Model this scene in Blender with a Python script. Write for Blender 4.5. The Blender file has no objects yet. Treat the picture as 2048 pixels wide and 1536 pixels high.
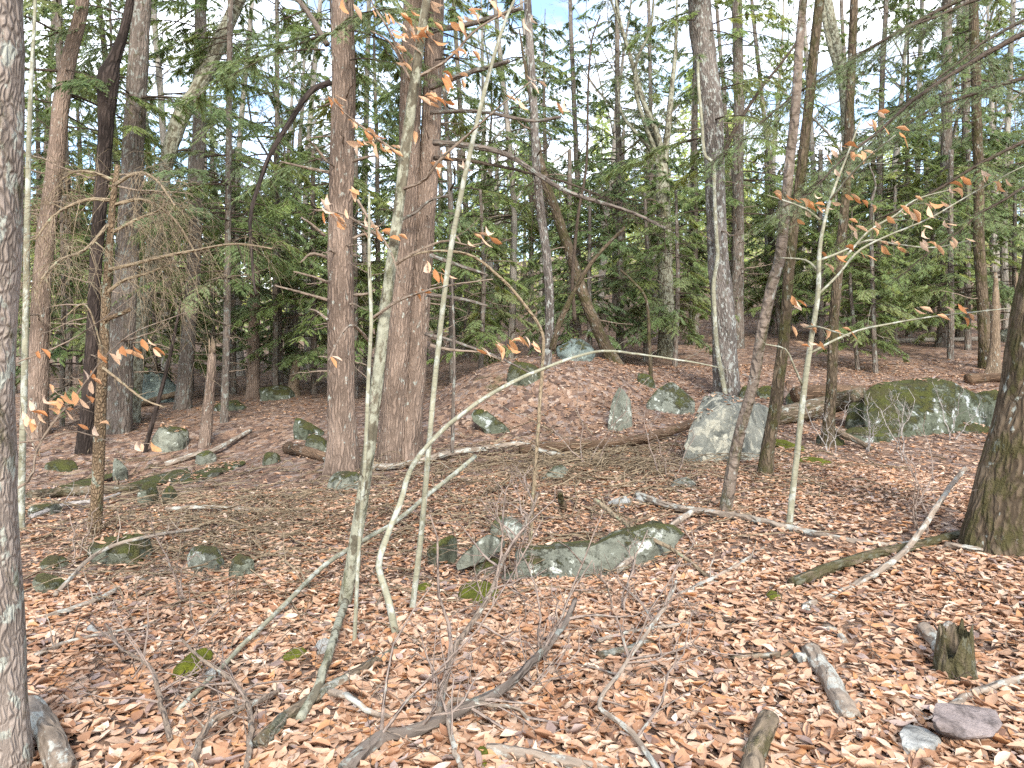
import bpy, bmesh, math, random
import numpy as np
from mathutils import Vector, Matrix
R = math.radians
rng = np.random.default_rng(7)
random.seed(7)
scn = bpy.context.scene
col = scn.collection

# ------------------------------------------------------------------ camera
F = 1462.0            # focal length in pixels of the 2048 wide photograph
PITCH = R(-3.0)
CAMZ = 1.62
cam_d = bpy.data.cameras.new('camera')
cam = bpy.data.objects.new('camera', cam_d); col.objects.link(cam)
cam_d.sensor_width = 36; cam_d.lens = 36 * F / 2048
cam_d.clip_start = 0.05; cam_d.clip_end = 2000
cam.location = (0, 0, CAMZ); cam.rotation_euler = (R(90) + PITCH, 0, 0)
scn.camera = cam

# ------------------------------------------------------------------ sky, sun, exposure
SUN_EL, SUN_AZ = R(37), R(170)       # azimuth clockwise from +Y (view direction): behind the viewer, to the right
w = bpy.data.worlds.new('World'); scn.world = w; w.use_nodes = True
wn = w.node_tree.nodes; wl = w.node_tree.links
for n in list(wn): wn.remove(n)
wo = wn.new('ShaderNodeOutputWorld'); bg = wn.new('ShaderNodeBackground')
sky = wn.new('ShaderNodeTexSky'); sky.sky_type = 'NISHITA'; sky.sun_disc = False
sky.sun_elevation = SUN_EL; sky.sun_rotation = SUN_AZ; sky.air_density = 1.0; sky.dust_density = 0.6; sky.altitude = 200
tc = wn.new('ShaderNodeTexCoord'); mp = wn.new('ShaderNodeMapping'); mp.inputs['Scale'].default_value = (1, 1, 2.6)
nz = wn.new('ShaderNodeTexNoise'); nz.inputs['Scale'].default_value = 2.6; nz.inputs['Detail'].default_value = 7; nz.inputs['Roughness'].default_value = 0.62
rp = wn.new('ShaderNodeValToRGB'); rp.color_ramp.elements[0].position = 0.42; rp.color_ramp.elements[1].position = 0.66
mx = wn.new('ShaderNodeMix'); mx.data_type = 'RGBA'
mx.inputs['B'].default_value = (8.0, 8.2, 8.6, 1)
wl.new(tc.outputs['Generated'], mp.inputs['Vector']); wl.new(mp.outputs['Vector'], nz.inputs['Vector'])
wl.new(nz.outputs['Fac'], rp.inputs['Fac']); wl.new(rp.outputs['Color'], mx.inputs['Factor'])
wl.new(sky.outputs['Color'], mx.inputs['A']); wl.new(mx.outputs['Result'], bg.inputs['Color'])
bg.inputs['Strength'].default_value = 0.15
wl.new(bg.outputs['Background'], wo.inputs['Surface'])
sd = bpy.data.lights.new('sun', 'SUN'); sd.energy = 2.1; sd.angle = R(16); sd.color = (1.0, 0.95, 0.87)
so = bpy.data.objects.new('sun', sd); col.objects.link(so)
sdir = Vector((math.sin(SUN_AZ) * math.cos(SUN_EL), math.cos(SUN_AZ) * math.cos(SUN_EL), math.sin(SUN_EL)))
so.rotation_euler = (-sdir).to_track_quat('-Z', 'Y').to_euler(); so.location = (8, -8, 20)
scn.view_settings.view_transform = 'Standard'; scn.view_settings.look = 'None'
scn.view_settings.exposure = 1.5; scn.view_settings.gamma = 1
scn.cycles.max_bounces = 5; scn.cycles.diffuse_bounces = 3; scn.cycles.transmission_bounces = 2; scn.cycles.glossy_bounces = 1
scn.cycles.use_denoising = False
scn.cycles.debug_use_spatial_splits = True

# ------------------------------------------------------------------ noise and terrain
def _h(x, y, z, s):
    n = (x * 374761393 + y * 668265263 + z * 2147483647 + s * 1274126177) & 0xFFFFFFFF
    n = ((n ^ (n >> 13)) * 1274126177) & 0xFFFFFFFF
    n = ((n ^ (n >> 16)) * 2246822519) & 0xFFFFFFFF
    return ((n ^ (n >> 15)) & 0xFFFFFF) / float(0xFFFFFF)
def vnoise(p, seed=0):                       # value noise, p (...,3) -> about -1..1
    p = np.asarray(p, float); i = np.floor(p).astype(np.int64); f = p - i; f = f * f * (3 - 2 * f)
    r = 0
    for a in (0, 1):
        for b in (0, 1):
            for c in (0, 1):
                wgt = (f[..., 0] if a else 1 - f[..., 0]) * (f[..., 1] if b else 1 - f[..., 1]) * (f[..., 2] if c else 1 - f[..., 2])
                r = r + wgt * _h(i[..., 0] + a, i[..., 1] + b, i[..., 2] + c, seed)
    return r * 2 - 1
def fbm(p, seed=0, oct=4):
    p = np.asarray(p, float); r = 0; a = 0.5
    for k in range(oct):
        r = r + a * vnoise(p * (2 ** k) + 17.3 * k, seed + k); a *= 0.5
    return r
def sp(t, w): return w * np.logaddexp(0, t / w)
def ss(a, b, t):
    t = np.clip((t - a) / (b - a), 0, 1); return t * t * (3 - 2 * t)
def terrain(x, y):
    x = np.asarray(x, float); y = np.asarray(y, float)
    k = 0.050 + 0.072 * ss(-4.5, 4.5, x * 14 / np.maximum(np.abs(y), 9))
    z = 0.028 * np.clip(x, -9, 9)
    z = z + k * sp(y - 11.3, 1.2) + 0.07 * sp(y - 48, 6) - 0.10 * sp(y - 150, 10)
    z = z - 0.32 * np.exp(-((x + 6.2) / 2.6) ** 2 - ((y - 11.5) / 2.6) ** 2)
    z = z + 0.72 * np.exp(-(np.abs((x - 0.55) / 2.0)) ** 3 - (np.abs((y - 14.9) / 1.9)) ** 3) + 0.35 * np.exp(-((x - 1.2) / 4.0) ** 2 - ((y - 16.5) / 2.5) ** 2)      # leaf covered hump
    q = np.stack([x, y, 0 * x], -1)
    z = z + 0.20 * fbm(q * 0.35, 3, 3) + 0.05 * fbm(q * 1.6, 9, 3)
    return z

# ------------------------------------------------------------------ pixel -> place
_f = np.array([0, math.cos(PITCH), math.sin(PITCH)]); _u = np.array([0, -math.sin(PITCH), math.cos(PITCH)])
C0 = np.array([0, 0, CAMZ])
def ray(px, py):
    return np.array([(px - 1024) / F, 0, 0]) + _f + _u * ((768 - py) / F)
def P(px, py, Y):
    d = ray(px, py); return C0 + d * (Y / d[1])
_t = np.concatenate([np.arange(1.5, 20, 0.25), np.arange(20, 120, 0.8)])
def G(px, py, h=0.0):
    d = ray(px, py); d = d / d[1]; t = _t
    for k in range(2):
        q = C0[None] + t[:, None] * d[None]
        bl_ = np.nonzero(q[:, 2] < terrain(q[:, 0], q[:, 1]) + h)[0]
        i = max(bl_[0], 1) if len(bl_) else len(t) - 1
        if k == 0: t = np.linspace(t[i - 1], t[i], 40)
    return q[i].copy()
def onground(x, y, dz=0): return np.array([x, y, float(terrain(x, y)) + dz])

# ------------------------------------------------------------------ materials
class NT:
    def __init__(s, name):
        s.m = bpy.data.materials.new(name); s.m.use_nodes = True; s.t = s.m.node_tree
        s.t.nodes.clear(); s.out = s.t.nodes.new('ShaderNodeOutputMaterial')
    def n(s, ty, ins=None, **kw):
        nd = s.t.nodes.new('ShaderNode' + ty)
        for k, v in kw.items(): setattr(nd, k, v)
        for k, v in (ins or {}).items():
            i = nd.inputs[k]
            if isinstance(v, bpy.types.NodeSocket): s.t.links.new(v, i)
            else: i.default_value = v
        return nd
    def noise(s, vec, scale, detail=4, rough=0.6, dist=0.0):
        return s.n('TexNoise', {'Vector': vec, 'Scale': scale, 'Detail': detail, 'Roughness': rough, 'Distortion': dist}).outputs['Fac']
    def ramp(s, fac, a, b):
        return s.n('MapRange', {'Value': fac, 'From Min': a, 'From Max': b}, interpolation_type='SMOOTHSTEP').outputs['Result']
    def mix(s, f, a, b):
        c = lambda v: (*v, 1) if isinstance(v, tuple) and len(v) == 3 else v
        nd = s.n('Mix', data_type='RGBA')
        for k, v in (('Factor', f), ('A', c(a)), ('B', c(b))):
            i = [q for q in nd.inputs if q.name == k and q.type == ('VALUE' if k == 'Factor' else 'RGBA')][0]
            if isinstance(v, bpy.types.NodeSocket): s.t.links.new(v, i)
            else: i.default_value = v
        return [o for o in nd.outputs if o.type == 'RGBA'][0]
    def math(s, op, a, b=0.0):
        return s.n('Math', {0: a, 1: b}, operation=op).outputs[0]
    def scale(s, vec, v):
        return s.n('VectorMath', {0: vec, 1: v}, operation='MULTIPLY').outputs[0]
    def attr(s, name, o='Vector'):
        return s.n('Attribute', attribute_name=name).outputs[o]
    def finish(s, color, rough=0.9, bump=None, strength=0.5, dist=0.02, spec=0.2):
        b = s.n('BsdfPrincipled', {'Base Color': color, 'Roughness': rough, 'Specular IOR Level': spec})
        if bump is not None:
            bp = s.n('Bump', {'Height': bump, 'Strength': strength, 'Distance': dist})
            s.t.links.new(bp.outputs[0], b.inputs['Normal'])
        s.t.links.new(b.outputs[0], s.out.inputs['Surface'])
        return s.m
MOSS_A, MOSS_B = (0.045, 0.052, 0.014), (0.150, 0.155, 0.034)
def bark(name, dark, light, fu=16, fs=3.0, crack=0.55, lichen=0.0, lcol=(0.42, 0.44, 0.38), moss=0.0, ring=0.0, bump=0.8):
    t = NT(name); v = t.attr('bark'); rnd = t.n('ObjectInfo').outputs['Random']
    off = t.n('VectorMath', {0: v, 1: t.n('CombineXYZ', {2: t.math('MULTIPLY', rnd, 40.0)}).outputs[0]}, operation='ADD').outputs[0]
    warp = t.n('VectorMath', {0: off, 1: t.scale(t.n('TexNoise', {'Vector': off, 'Scale': 7.0}).outputs['Color'], (0.06, 0.06, 0.12))}, operation='ADD').outputs[0]
    st = t.scale(warp, (fu, fu, fs))
    vo = t.n('TexVoronoi', {'Vector': st, 'Scale': 1.0}, feature='DISTANCE_TO_EDGE').outputs['Distance']
    fine = t.noise(t.scale(off, (fu * 3, fu * 3, fs * 3)), 1.0, 6, 0.7)
    big = t.noise(t.scale(off, (3, 3, 1.2)), 1.0, 3)
    h = t.ramp(vo, 0.0, 0.32)
    c = t.mix(fine, dark, light)
    c = t.mix(t.math('MULTIPLY', t.math('SUBTRACT', 1.0, h), crack), c, tuple(x * 0.28 for x in dark))
    c = t.mix(t.math('MULTIPLY', t.ramp(big, 0.35, 0.75), 0.45), c, tuple(x * 1.35 for x in light))
    height = t.math('ADD', h, t.math('MULTIPLY', fine, 0.5))
    if ring:
        rg = t.ramp(t.noise(t.scale(off, (4, 4, 60)), 1.0, 3), 0.52, 0.66)
        c = t.mix(t.math('MULTIPLY', rg, ring), c, tuple(x * 0.45 for x in dark))
    if lichen:
        l1 = t.noise(t.scale(off, (14, 14, 8)), 1.0, 5, 0.65)
        lm = t.ramp(l1, 0.62 - 0.22 * lichen, 0.68 - 0.2 * lichen)
        c = t.mix(t.math('MULTIPLY', lm, 0.85), c, t.mix(fine, tuple(x * 0.7 for x in lcol), lcol))
    if moss:
        m1 = t.noise(t.scale(off, (9, 9, 4)), 1.0, 5, 0.7)
        mm = t.ramp(m1, 0.60 - 0.28 * moss, 0.74 - 0.25 * moss)
        c = t.mix(t.math('MULTIPLY', mm, 0.75), c, t.mix(fine, (0.030, 0.028, 0.012), (0.085, 0.080, 0.026)))
        height = t.math('ADD', height, t.math('MULTIPLY', mm, t.noise(t.scale(off, (90, 90, 90)), 1.0, 2)))
    return t.finish(c, 0.92, height, bump, 0.02, 0.1)
MT = {}
MT['hemlock'] = bark('hemlock_bark', (0.125, 0.088, 0.066), (0.305, 0.225, 0.172), 26, 3.6, 0.6, 0.06)
MT['hemgrey'] = bark('hemlock_bark_grey', (0.090, 0.072, 0.058), (0.225, 0.182, 0.148), 20, 3.0, 0.55, 0.35, (0.30, 0.31, 0.27), 0.15)
MT['dark'] = bark('dark_bark', (0.022, 0.017, 0.014), (0.075, 0.056, 0.047), 18, 3.0, 0.7)
MT['rough'] = bark('scaly_lichen_bark', (0.15, 0.115, 0.090), (0.40, 0.33, 0.275), 55, 16.0, 0.75, 0.34, (0.42, 0.43, 0.36), 0.2, 0, 0.6)
MT['flaky'] = bark('flaky_bark', (0.12, 0.080, 0.050), (0.29, 0.205, 0.125), 40, 22.0, 0.65, 0.15, (0.30, 0.32, 0.25), 0.1)
MT['ash'] = bark('grey_ridged_bark', (0.085, 0.070, 0.060), (0.27, 0.232, 0.200), 24, 3.5, 0.7, 0.4, (0.40, 0.41, 0.37), 0.1)
MT['mossy'] = bark('mossy_bark', (0.062, 0.045, 0.030), (0.18, 0.135, 0.090), 22, 6.0, 0.65, 0.15, (0.36, 0.38, 0.33), 0.5)
MT['cherry'] = bark('ringed_bark', (0.095, 0.072, 0.055), (0.24, 0.190, 0.150), 12, 10.0, 0.35, 0.22, (0.38, 0.38, 0.34), 0.32, 0.6)
MT['beech'] = bark('smooth_green_grey_bark', (0.155, 0.145, 0.098), (0.33, 0.315, 0.225), 8, 5.0, 0.2, 0.5, (0.46, 0.47, 0.40), 0.2, 0.45, 0.4)
MT['mottled'] = bark('mottled_lichen_bark', (0.050, 0.042, 0.030), (0.20, 0.175, 0.120), 14, 6.0, 0.4, 0.8, (0.36, 0.355, 0.265), 0.25, 0, 0.6)
MT['twig'] = bark('twig_bark', (0.13, 0.095, 0.070), (0.31, 0.240, 0.180), 30, 8.0, 0.2, 0.15)
MT['deadtwig'] = bark('dead_twig_bark', (0.16, 0.115, 0.070), (0.34, 0.265, 0.175), 30, 8.0, 0.15, 0.2, (0.36, 0.38, 0.24))
MT['darktwig'] = bark('dark_twig_bark', (0.040, 0.030, 0.022), (0.115, 0.086, 0.064), 30, 8.0, 0.2)
MT['stick'] = bark('stick_bark', (0.15, 0.115, 0.085), (0.38, 0.305, 0.235), 18, 4.0, 0.35, 0.5, (0.46, 0.46, 0.40))
MT['wood'] = bark('bare_dead_wood', (0.17, 0.120, 0.078), (0.40, 0.300, 0.205), 50, 2.0, 0.55, 0.12)
MT['rot'] = bark('rotten_wood', (0.075, 0.048, 0.032), (0.27, 0.175, 0.110), 40, 2.2, 0.75, 0.1, (0.4, 0.4, 0.35), 0.15)
MT['rotmoss'] = bark('mossy_log_bark', (0.10, 0.076, 0.050), (0.28, 0.215, 0.150), 24, 4.0, 0.6, 0.35, (0.42, 0.42, 0.36), 0.5)
MT['logmoss'] = bark('thick_moss_bark', (0.10, 0.076, 0.050), (0.26, 0.20, 0.14), 24, 4.0, 0.5, 0.3, (0.42, 0.42, 0.36), 1.0)
MT['neartwig'] = bark('pale_brown_twig_bark', (0.19, 0.140, 0.112), (0.35, 0.275, 0.225), 30, 8.0, 0.15, 0.15)
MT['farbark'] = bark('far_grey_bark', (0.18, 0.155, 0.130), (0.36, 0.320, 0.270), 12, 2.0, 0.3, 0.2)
MT['whitetwig'] = bark('pale_twig_bark', (0.26, 0.225, 0.20), (0.42, 0.38, 0.345), 30, 8.0, 0.1)

def rockmat(name, a, b, moss, lich, lcol=(0.50, 0.52, 0.44), mlo=0.35):
    t = NT(name); oc = t.n('TexCoord').outputs['Object']
    rnd = t.n('ObjectInfo').outputs['Random']
    o2 = t.n('VectorMath', {0: oc, 1: t.n('CombineXYZ', {0: t.math('MULTIPLY', rnd, 60.0)}).outputs[0]}, operation='ADD').outputs[0]
    n1 = t.noise(o2, 2.6, 8, 0.65); n2 = t.noise(o2, 16, 6, 0.7); n3 = t.noise(o2, 6, 5, 0.6, 0.6)
    c = t.mix(t.ramp(n1, 0.3, 0.7), a, b)
    c = t.mix(t.math('MULTIPLY', t.ramp(n2, 0.5, 0.75), 0.6), c, tuple(x * 0.35 for x in a))
    c = t.mix(t.math('MULTIPLY', t.ramp(t.noise(t.scale(o2, (3.0, 3.0, 1.1)), 1.6, 7, 0.72, 0.4), 0.50, 0.66), 0.75), c, tuple(x * 0.30 for x in a))
    lm = t.ramp(t.math('ADD', n3, t.math('MULTIPLY', n2, 0.35)), 0.86 - 0.22 * lich, 0.92 - 0.20 * lich)
    c = t.mix(t.math('MULTIPLY', lm, 0.9 if lich > 0 else 0.0), c, t.mix(n2, tuple(x * 0.75 for x in lcol), lcol))
    vd = t.n('TexVoronoi', {'Vector': t.n('VectorMath', {0: o2, 1: t.scale(t.n('TexNoise', {'Vector': o2, 'Scale': 9.0}).outputs['Color'], (0.16, 0.16, 0.16))}, operation='ADD').outputs[0], 'Scale': 5.5}).outputs['Distance']
    sp_ = t.math('MULTIPLY', t.ramp(vd, 0.26, 0.17), t.ramp(t.noise(o2, 1.9, 3), 0.50, 0.60))
    c = t.mix(t.math('MULTIPLY', sp_, 0.85 if lich > 0.2 else 0.0), c, tuple(min(x * 1.15, 0.62) for x in lcol))
    nz_ = t.n('SeparateXYZ', {0: t.n('NewGeometry').outputs['Normal']}).outputs['Z']
    mm = t.math('ADD', t.math('ADD', t.math('MULTIPLY', nz_, 0.30), t.noise(o2, 3.2, 7, 0.75)), t.math('MULTIPLY', n2, 0.3))
    mm = t.math('MULTIPLY', t.ramp(mm, 1.05 - 0.42 * moss, 1.17 - 0.42 * moss), 0.92)
    mc = t.mix(t.ramp(t.noise(o2, 5, 4), 0.35, 0.7), t.mix(t.noise(o2, 30, 4), MOSS_A, MOSS_B), t.mix(n2, (0.05, 0.040, 0.022), (0.10, 0.085, 0.035)))
    c = t.mix(mm, c, mc)
    h = t.math('ADD', t.math('ADD', n1, t.math('MULTIPLY', n2, 0.5)), t.math('MULTIPLY', mm, t.noise(o2, 70, 2)))
    return t.finish(c, 0.93, h, 1.0, 0.06, 0.15)
MT['rock'] = rockmat('grey_green_rock', (0.110, 0.115, 0.088), (0.245, 0.25, 0.195), 0.55, 0.5)
MT['rockmoss'] = rockmat('mossy_rock', (0.082, 0.090, 0.062), (0.20, 0.21, 0.155), 0.88, 0.4)
MT['rockpale'] = rockmat('pale_lichen_rock', (0.105, 0.110, 0.095), (0.25, 0.245, 0.200), 0.1, 0.75, (0.43, 0.405, 0.315))
MT['rockdark'] = rockmat('dark_mossy_boulder', (0.060, 0.068, 0.042), (0.165, 0.18, 0.130), 0.72, 0.42, (0.50, 0.53, 0.50))
MT['rockpink'] = rockmat('pinkish_brown_rock', (0.17, 0.135, 0.120), (0.29, 0.238, 0.218), -0.5, 0.05)
MT['rockgrey'] = rockmat('plain_grey_stone', (0.20, 0.195, 0.180), (0.40, 0.40, 0.37), -0.1, 0.45, (0.5, 0.5, 0.44))
MT['rockblue'] = rockmat('blue_green_boulder', (0.105, 0.130, 0.118), (0.22, 0.26, 0.235), 0.42, 0.45, (0.36, 0.42, 0.36))
def mossmat():
    t = NT('cushion_moss'); oc = t.n('TexCoord').outputs['Object']
    n = t.noise(oc, 60, 4, 0.7)
    return t.finish(t.mix(t.ramp(t.noise(oc, 9, 3), 0.3, 0.7), t.mix(n, MOSS_A, MOSS_B), t.mix(n, (0.10, 0.115, 0.014), (0.24, 0.25, 0.035))), 1.0, n, 1.0, 0.03, 0.05)
MT['moss'] = mossmat()
def leafmat(name, trans=0.25):
    t = NT(name); c = t.attr('col', 'Color')
    n = t.noise(t.n('NewGeometry').outputs['Position'], 90, 3)
    c2 = t.mix(t.math('MULTIPLY', t.ramp(n, 0.4, 0.75), 0.35), c, t.n('VectorMath', {0: c, 1: (0.5, 0.45, 0.42)}, operation='MULTIPLY').outputs[0])
    b = t.n('BsdfPrincipled', {'Base Color': c2, 'Roughness': 0.62, 'Specular IOR Level': 0.28})
    tr = t.n('BsdfTranslucent', {'Color': c2})
    ms = t.n('MixShader', {0: trans, 1: b.outputs[0], 2: tr.outputs[0]})
    t.t.links.new(ms.outputs[0], t.out.inputs['Surface']); return t.m
MT['litter'] = leafmat('dry_leaf', 0.12)
MT['beechleaf'] = leafmat('papery_beech_leaf', 0.35)
def needlemat(name, tint=(1, 1, 1)):
    t = NT(name); c = t.attr('col', 'Color'); rnd = t.n('ObjectInfo').outputs['Random']
    c = t.n('VectorMath', {0: c, 1: tint}, operation='MULTIPLY').outputs[0]
    c2 = t.mix(rnd, c, t.n('VectorMath', {0: c, 1: (1.35, 1.25, 1.0)}, operation='MULTIPLY').outputs[0])
    b = t.n('BsdfPrincipled', {'Base Color': c2, 'Roughness': 0.5, 'Specular IOR Level': 0.4})
    tr = t.n('BsdfTranslucent', {'Color': c2})
    ms = t.n('MixShader', {0: 0.5, 1: b.outputs[0], 2: tr.outputs[0]})
    t.t.links.new(ms.outputs[0], t.out.inputs['Surface']); return t.m
MT['needle'] = needlemat('hemlock_needles')
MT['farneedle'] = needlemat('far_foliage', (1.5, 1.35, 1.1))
def groundmat():
    t = NT('leaf_strewn_soil'); p = t.n('NewGeometry').outputs['Position']
    wv = t.n('VectorMath', {0: p, 1: t.scale(t.n('TexNoise', {'Vector': p, 'Scale': 5.0}).outputs['Color'], (0.25, 0.25, 0.25))}, operation='ADD').outputs[0]
    vo = t.n('TexVoronoi', {'Vector': t.scale(wv, (1.0, 0.65, 1.0)), 'Scale': 13.0})
    vc = t.n('SeparateColor', {0: vo.outputs['Color']})
    cr = t.n('ValToRGB', {'Fac': vc.outputs[0]}); e = cr.color_ramp
    e.elements[0].color = (0.10, 0.066, 0.050, 1); e.elements[1].color = (0.50, 0.36, 0.26, 1)
    for pos, c in ((0.25, (0.19, 0.125, 0.095)), (0.5, (0.30, 0.185, 0.125)), (0.72, (0.40, 0.255, 0.170)), (0.88, (0.30, 0.235, 0.205))):
        q = e.elements.new(pos); q.color = (*c, 1)
    dk = t.noise(p, 40, 5, 0.75)
    c = t.mix(t.math('MULTIPLY', t.ramp(dk, 0.45, 0.7), 0.65), cr.outputs['Color'], (0.045, 0.031, 0.024))
    c = t.mix(t.math('MULTIPLY', t.ramp(t.noise(p, 1.1, 5, 0.6), 0.48, 0.72), 0.5), c, (0.085, 0.060, 0.044))
    c = t.mix(t.math('MULTIPLY', t.ramp(t.noise(p, 0.7, 6, 0.7), 0.64, 0.72), 0.55), c, (0.070, 0.075, 0.022))
    h = t.math('ADD', t.math('MULTIPLY', vc.outputs[1], 1.0), dk)
    return t.finish(c, 0.95, h, 0.9, 0.04, 0.1)
MT['ground'] = groundmat()

# ------------------------------------------------------------------ mesh building
def frames(Pt):
    T = np.gradient(Pt, axis=1); T /= np.linalg.norm(T, axis=2, keepdims=True) + 1e-9
    ref = np.zeros_like(T); ref[..., 1] = 1
    mean = np.abs(T[..., 1]).mean(1) > 0.75
    ref[mean] = (1, 0, 0.13)
    n1 = np.cross(T, ref); n1 /= np.linalg.norm(n1, axis=2, keepdims=True) + 1e-9
    return T, n1, np.cross(T, n1)
class MB:
    def __init__(s): s.V = []; s.Q = []; s.T = []; s.qm = []; s.tm = []; s.B = []; s.Cc = []; s.n = 0
    def add(s, V, Q=None, T=None, m=0, bark=None, c=None):
        V = np.asarray(V, float).reshape(-1, 3); k = len(V); s.V.append(V)
        if Q is not None and len(Q): s.Q.append(np.asarray(Q) + s.n); s.qm.append(np.full(len(Q), m))
        if T is not None and len(T): s.T.append(np.asarray(T) + s.n); s.tm.append(np.full(len(T), m))
        s.B.append(V if bark is None else bark); s.Cc.append(np.zeros((k, 3)) + (0.5 if c is None else c)); s.n += k
    def tubes(s, Pt, Rd, sides=3, m=0, cap=True, rough=0, flare=0, seed=0, lobes=5):
        Pt = np.asarray(Pt, float); Rd = np.asarray(Rd, float)
        if Pt.ndim == 2: Pt = Pt[None]; Rd = Rd[None]
        N, K, _ = Pt.shape
        if N == 0: return
        T, n1, n2 = frames(Pt)
        th = np.arange(sides) * 2 * np.pi / sides
        d = n1[:, :, None, :] * np.cos(th)[None, None, :, None] + n2[:, :, None, :] * np.sin(th)[None, None, :, None]
        L = np.concatenate([np.zeros((N, 1)), np.cumsum(np.linalg.norm(np.diff(Pt, axis=1), axis=2), 1)], 1)
        rr = np.repeat(Rd[:, :, None], sides, 2)
        bk = np.stack([rr * np.cos(th), rr * np.sin(th), np.repeat(L[:, :, None], sides, 2)], -1)
        if rough:
            q = bk / np.maximum(rr[..., None], 1e-6); q = np.stack([q[..., 0] * 1.3, q[..., 1] * 1.3, L[:, :, None] * 1.4 + 0 * rr], -1)
            rr = rr * (1 + rough * fbm(q * 1.5 + seed * 7.1, seed, 3))
            if rough > 0.05 and sides >= 16:
                rr = rr * (1 + 0.035 * vnoise(np.stack([np.cos(th) * 7 + 0 * rr, np.sin(th) * 7 + 0 * rr, L[:, :, None] * 5 + 0 * rr], -1), seed + 5))
        if flare:
            g = np.abs(Pt[:, :, 2] - Pt[:, :1, 2])[:, :, None]
            rr = rr * (1 + flare * np.exp(-g / (Rd[:, :1, None] * 1.9)) * (0.75 + 0.5 * np.cos(lobes * th + seed) * np.cos(2 * th + seed * 2)))
        V = Pt[:, :, None, :] + d * rr[..., None]
        i = np.arange(K - 1)[:, None] * sides; j = np.arange(sides)[None]; j2 = (j + 1) % sides
        q = np.stack([i + j, i + j2, i + sides + j2, i + sides + j], -1).reshape(-1, 4)
        Q = (q[None] + (np.arange(N) * K * sides)[:, None, None]).reshape(-1, 4)
        Tt = None
        if cap and sides >= 5:
            a = np.arange(1, sides - 1); e = (K - 1) * sides
            t0 = np.stack([0 * a, a + 1, a], -1); t1 = np.stack([e + 0 * a, e + a, e + a + 1], -1)
            Tt = (np.concatenate([t0, t1])[None] + (np.arange(N) * K * sides)[:, None, None]).reshape(-1, 3)
        s.add(V, Q, Tt, m, bk.reshape(-1, 3))
    def mesh(s, name, mats, smooth=True):
        me = bpy.data.meshes.new(name)
        V = np.concatenate(s.V); Q = np.concatenate(s.Q) if s.Q else np.zeros((0, 4), int); T = np.concatenate(s.T) if s.T else np.zeros((0, 3), int)
        me.vertices.add(len(V)); me.vertices.foreach_set('co', V.astype(np.float32).ravel())
        loops = np.concatenate([Q.ravel(), T.ravel()]).astype(np.int32)
        me.loops.add(len(loops)); me.loops.foreach_set('vertex_index', loops)
        st = np.concatenate([np.arange(len(Q)) * 4, len(Q) * 4 + np.arange(len(T)) * 3]).astype(np.int32)
        me.polygons.add(len(st)); me.polygons.foreach_set('loop_start', st)
        mi = np.concatenate((s.qm or [np.zeros(0)]) + (s.tm or [np.zeros(0)])).astype(np.int32)
        me.polygons.foreach_set('material_index', mi)
        me.polygons.foreach_set('use_smooth', np.full(len(st), smooth))
        for m in mats: me.materials.append(MT[m])
        a = me.attributes.new('bark', 'FLOAT_VECTOR', 'POINT'); a.data.foreach_set('vector', np.concatenate(s.B).astype(np.float32).ravel())
        cc = np.concatenate(s.Cc); a = me.attributes.new('col', 'FLOAT_COLOR', 'POINT')
        a.data.foreach_set('color', np.concatenate([cc, np.ones((len(cc), 1))], 1).astype(np.float32).ravel())
        me.update(calc_edges=True); me.validate()
        return me
    def build(s, name, mats, parent=None, org=None, smooth=True):
        if org is not None: s.V = [v - np.asarray(org)[None] for v in s.V]
        return obj(name, s.mesh(name, mats if isinstance(mats, (list, tuple)) else [mats], smooth), parent, org)
def obj(name, me, parent=None, loc=None, rot=None, sc=None):
    o = bpy.data.objects.new(name, me); col.objects.link(o)
    if loc is not None: o.location = loc if parent is None else Vector(loc) - parent.location
    if rot is not None: o.rotation_euler = rot
    if sc is not None: o.scale = sc if hasattr(sc, '__len__') else (sc, sc, sc)
    if parent is not None: o.parent = parent
    return o
def tag(o, label, cat, group=None, kind=None):
    o['label'] = label; o['category'] = cat
    if group: o['group'] = group
    if kind: o['kind'] = kind
    return o
def thing(name, label, cat, loc, group=None):
    o = bpy.data.objects.new(name, None); col.objects.link(o); o.location = Vector(loc); o.empty_display_size = 0.1
    return tag(o, label, cat, group)
def smooth_path(pts, n):
    p = np.asarray(pts, float)
    if len(p) == 2: 
        t = np.linspace(0, 1, n)[:, None]; return p[0] * (1 - t) + p[1] * t
    q = np.vstack([2 * p[0] - p[1], p, 2 * p[-1] - p[-2]])
    seg = np.linalg.norm(np.diff(p[:, :3], axis=0), axis=1); cum = np.concatenate([[0], np.cumsum(seg)])
    out = []
    for d in np.linspace(0, cum[-1], n):
        i = min(max(np.searchsorted(cum, d, 'right') - 1, 0), len(seg) - 1); t = (d - cum[i]) / max(seg[i], 1e-9)
        a, b, c, e = q[i], q[i + 1], q[i + 2], q[i + 3]
        out.append(0.5 * ((2 * b) + (-a + c) * t + (2 * a - 5 * b + 4 * c - e) * t * t + (-a + 3 * b - 3 * c + e) * t ** 3))
    return np.array(out)
def unit(v): return v / (np.linalg.norm(v, axis=-1, keepdims=True) + 1e-9)
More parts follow.
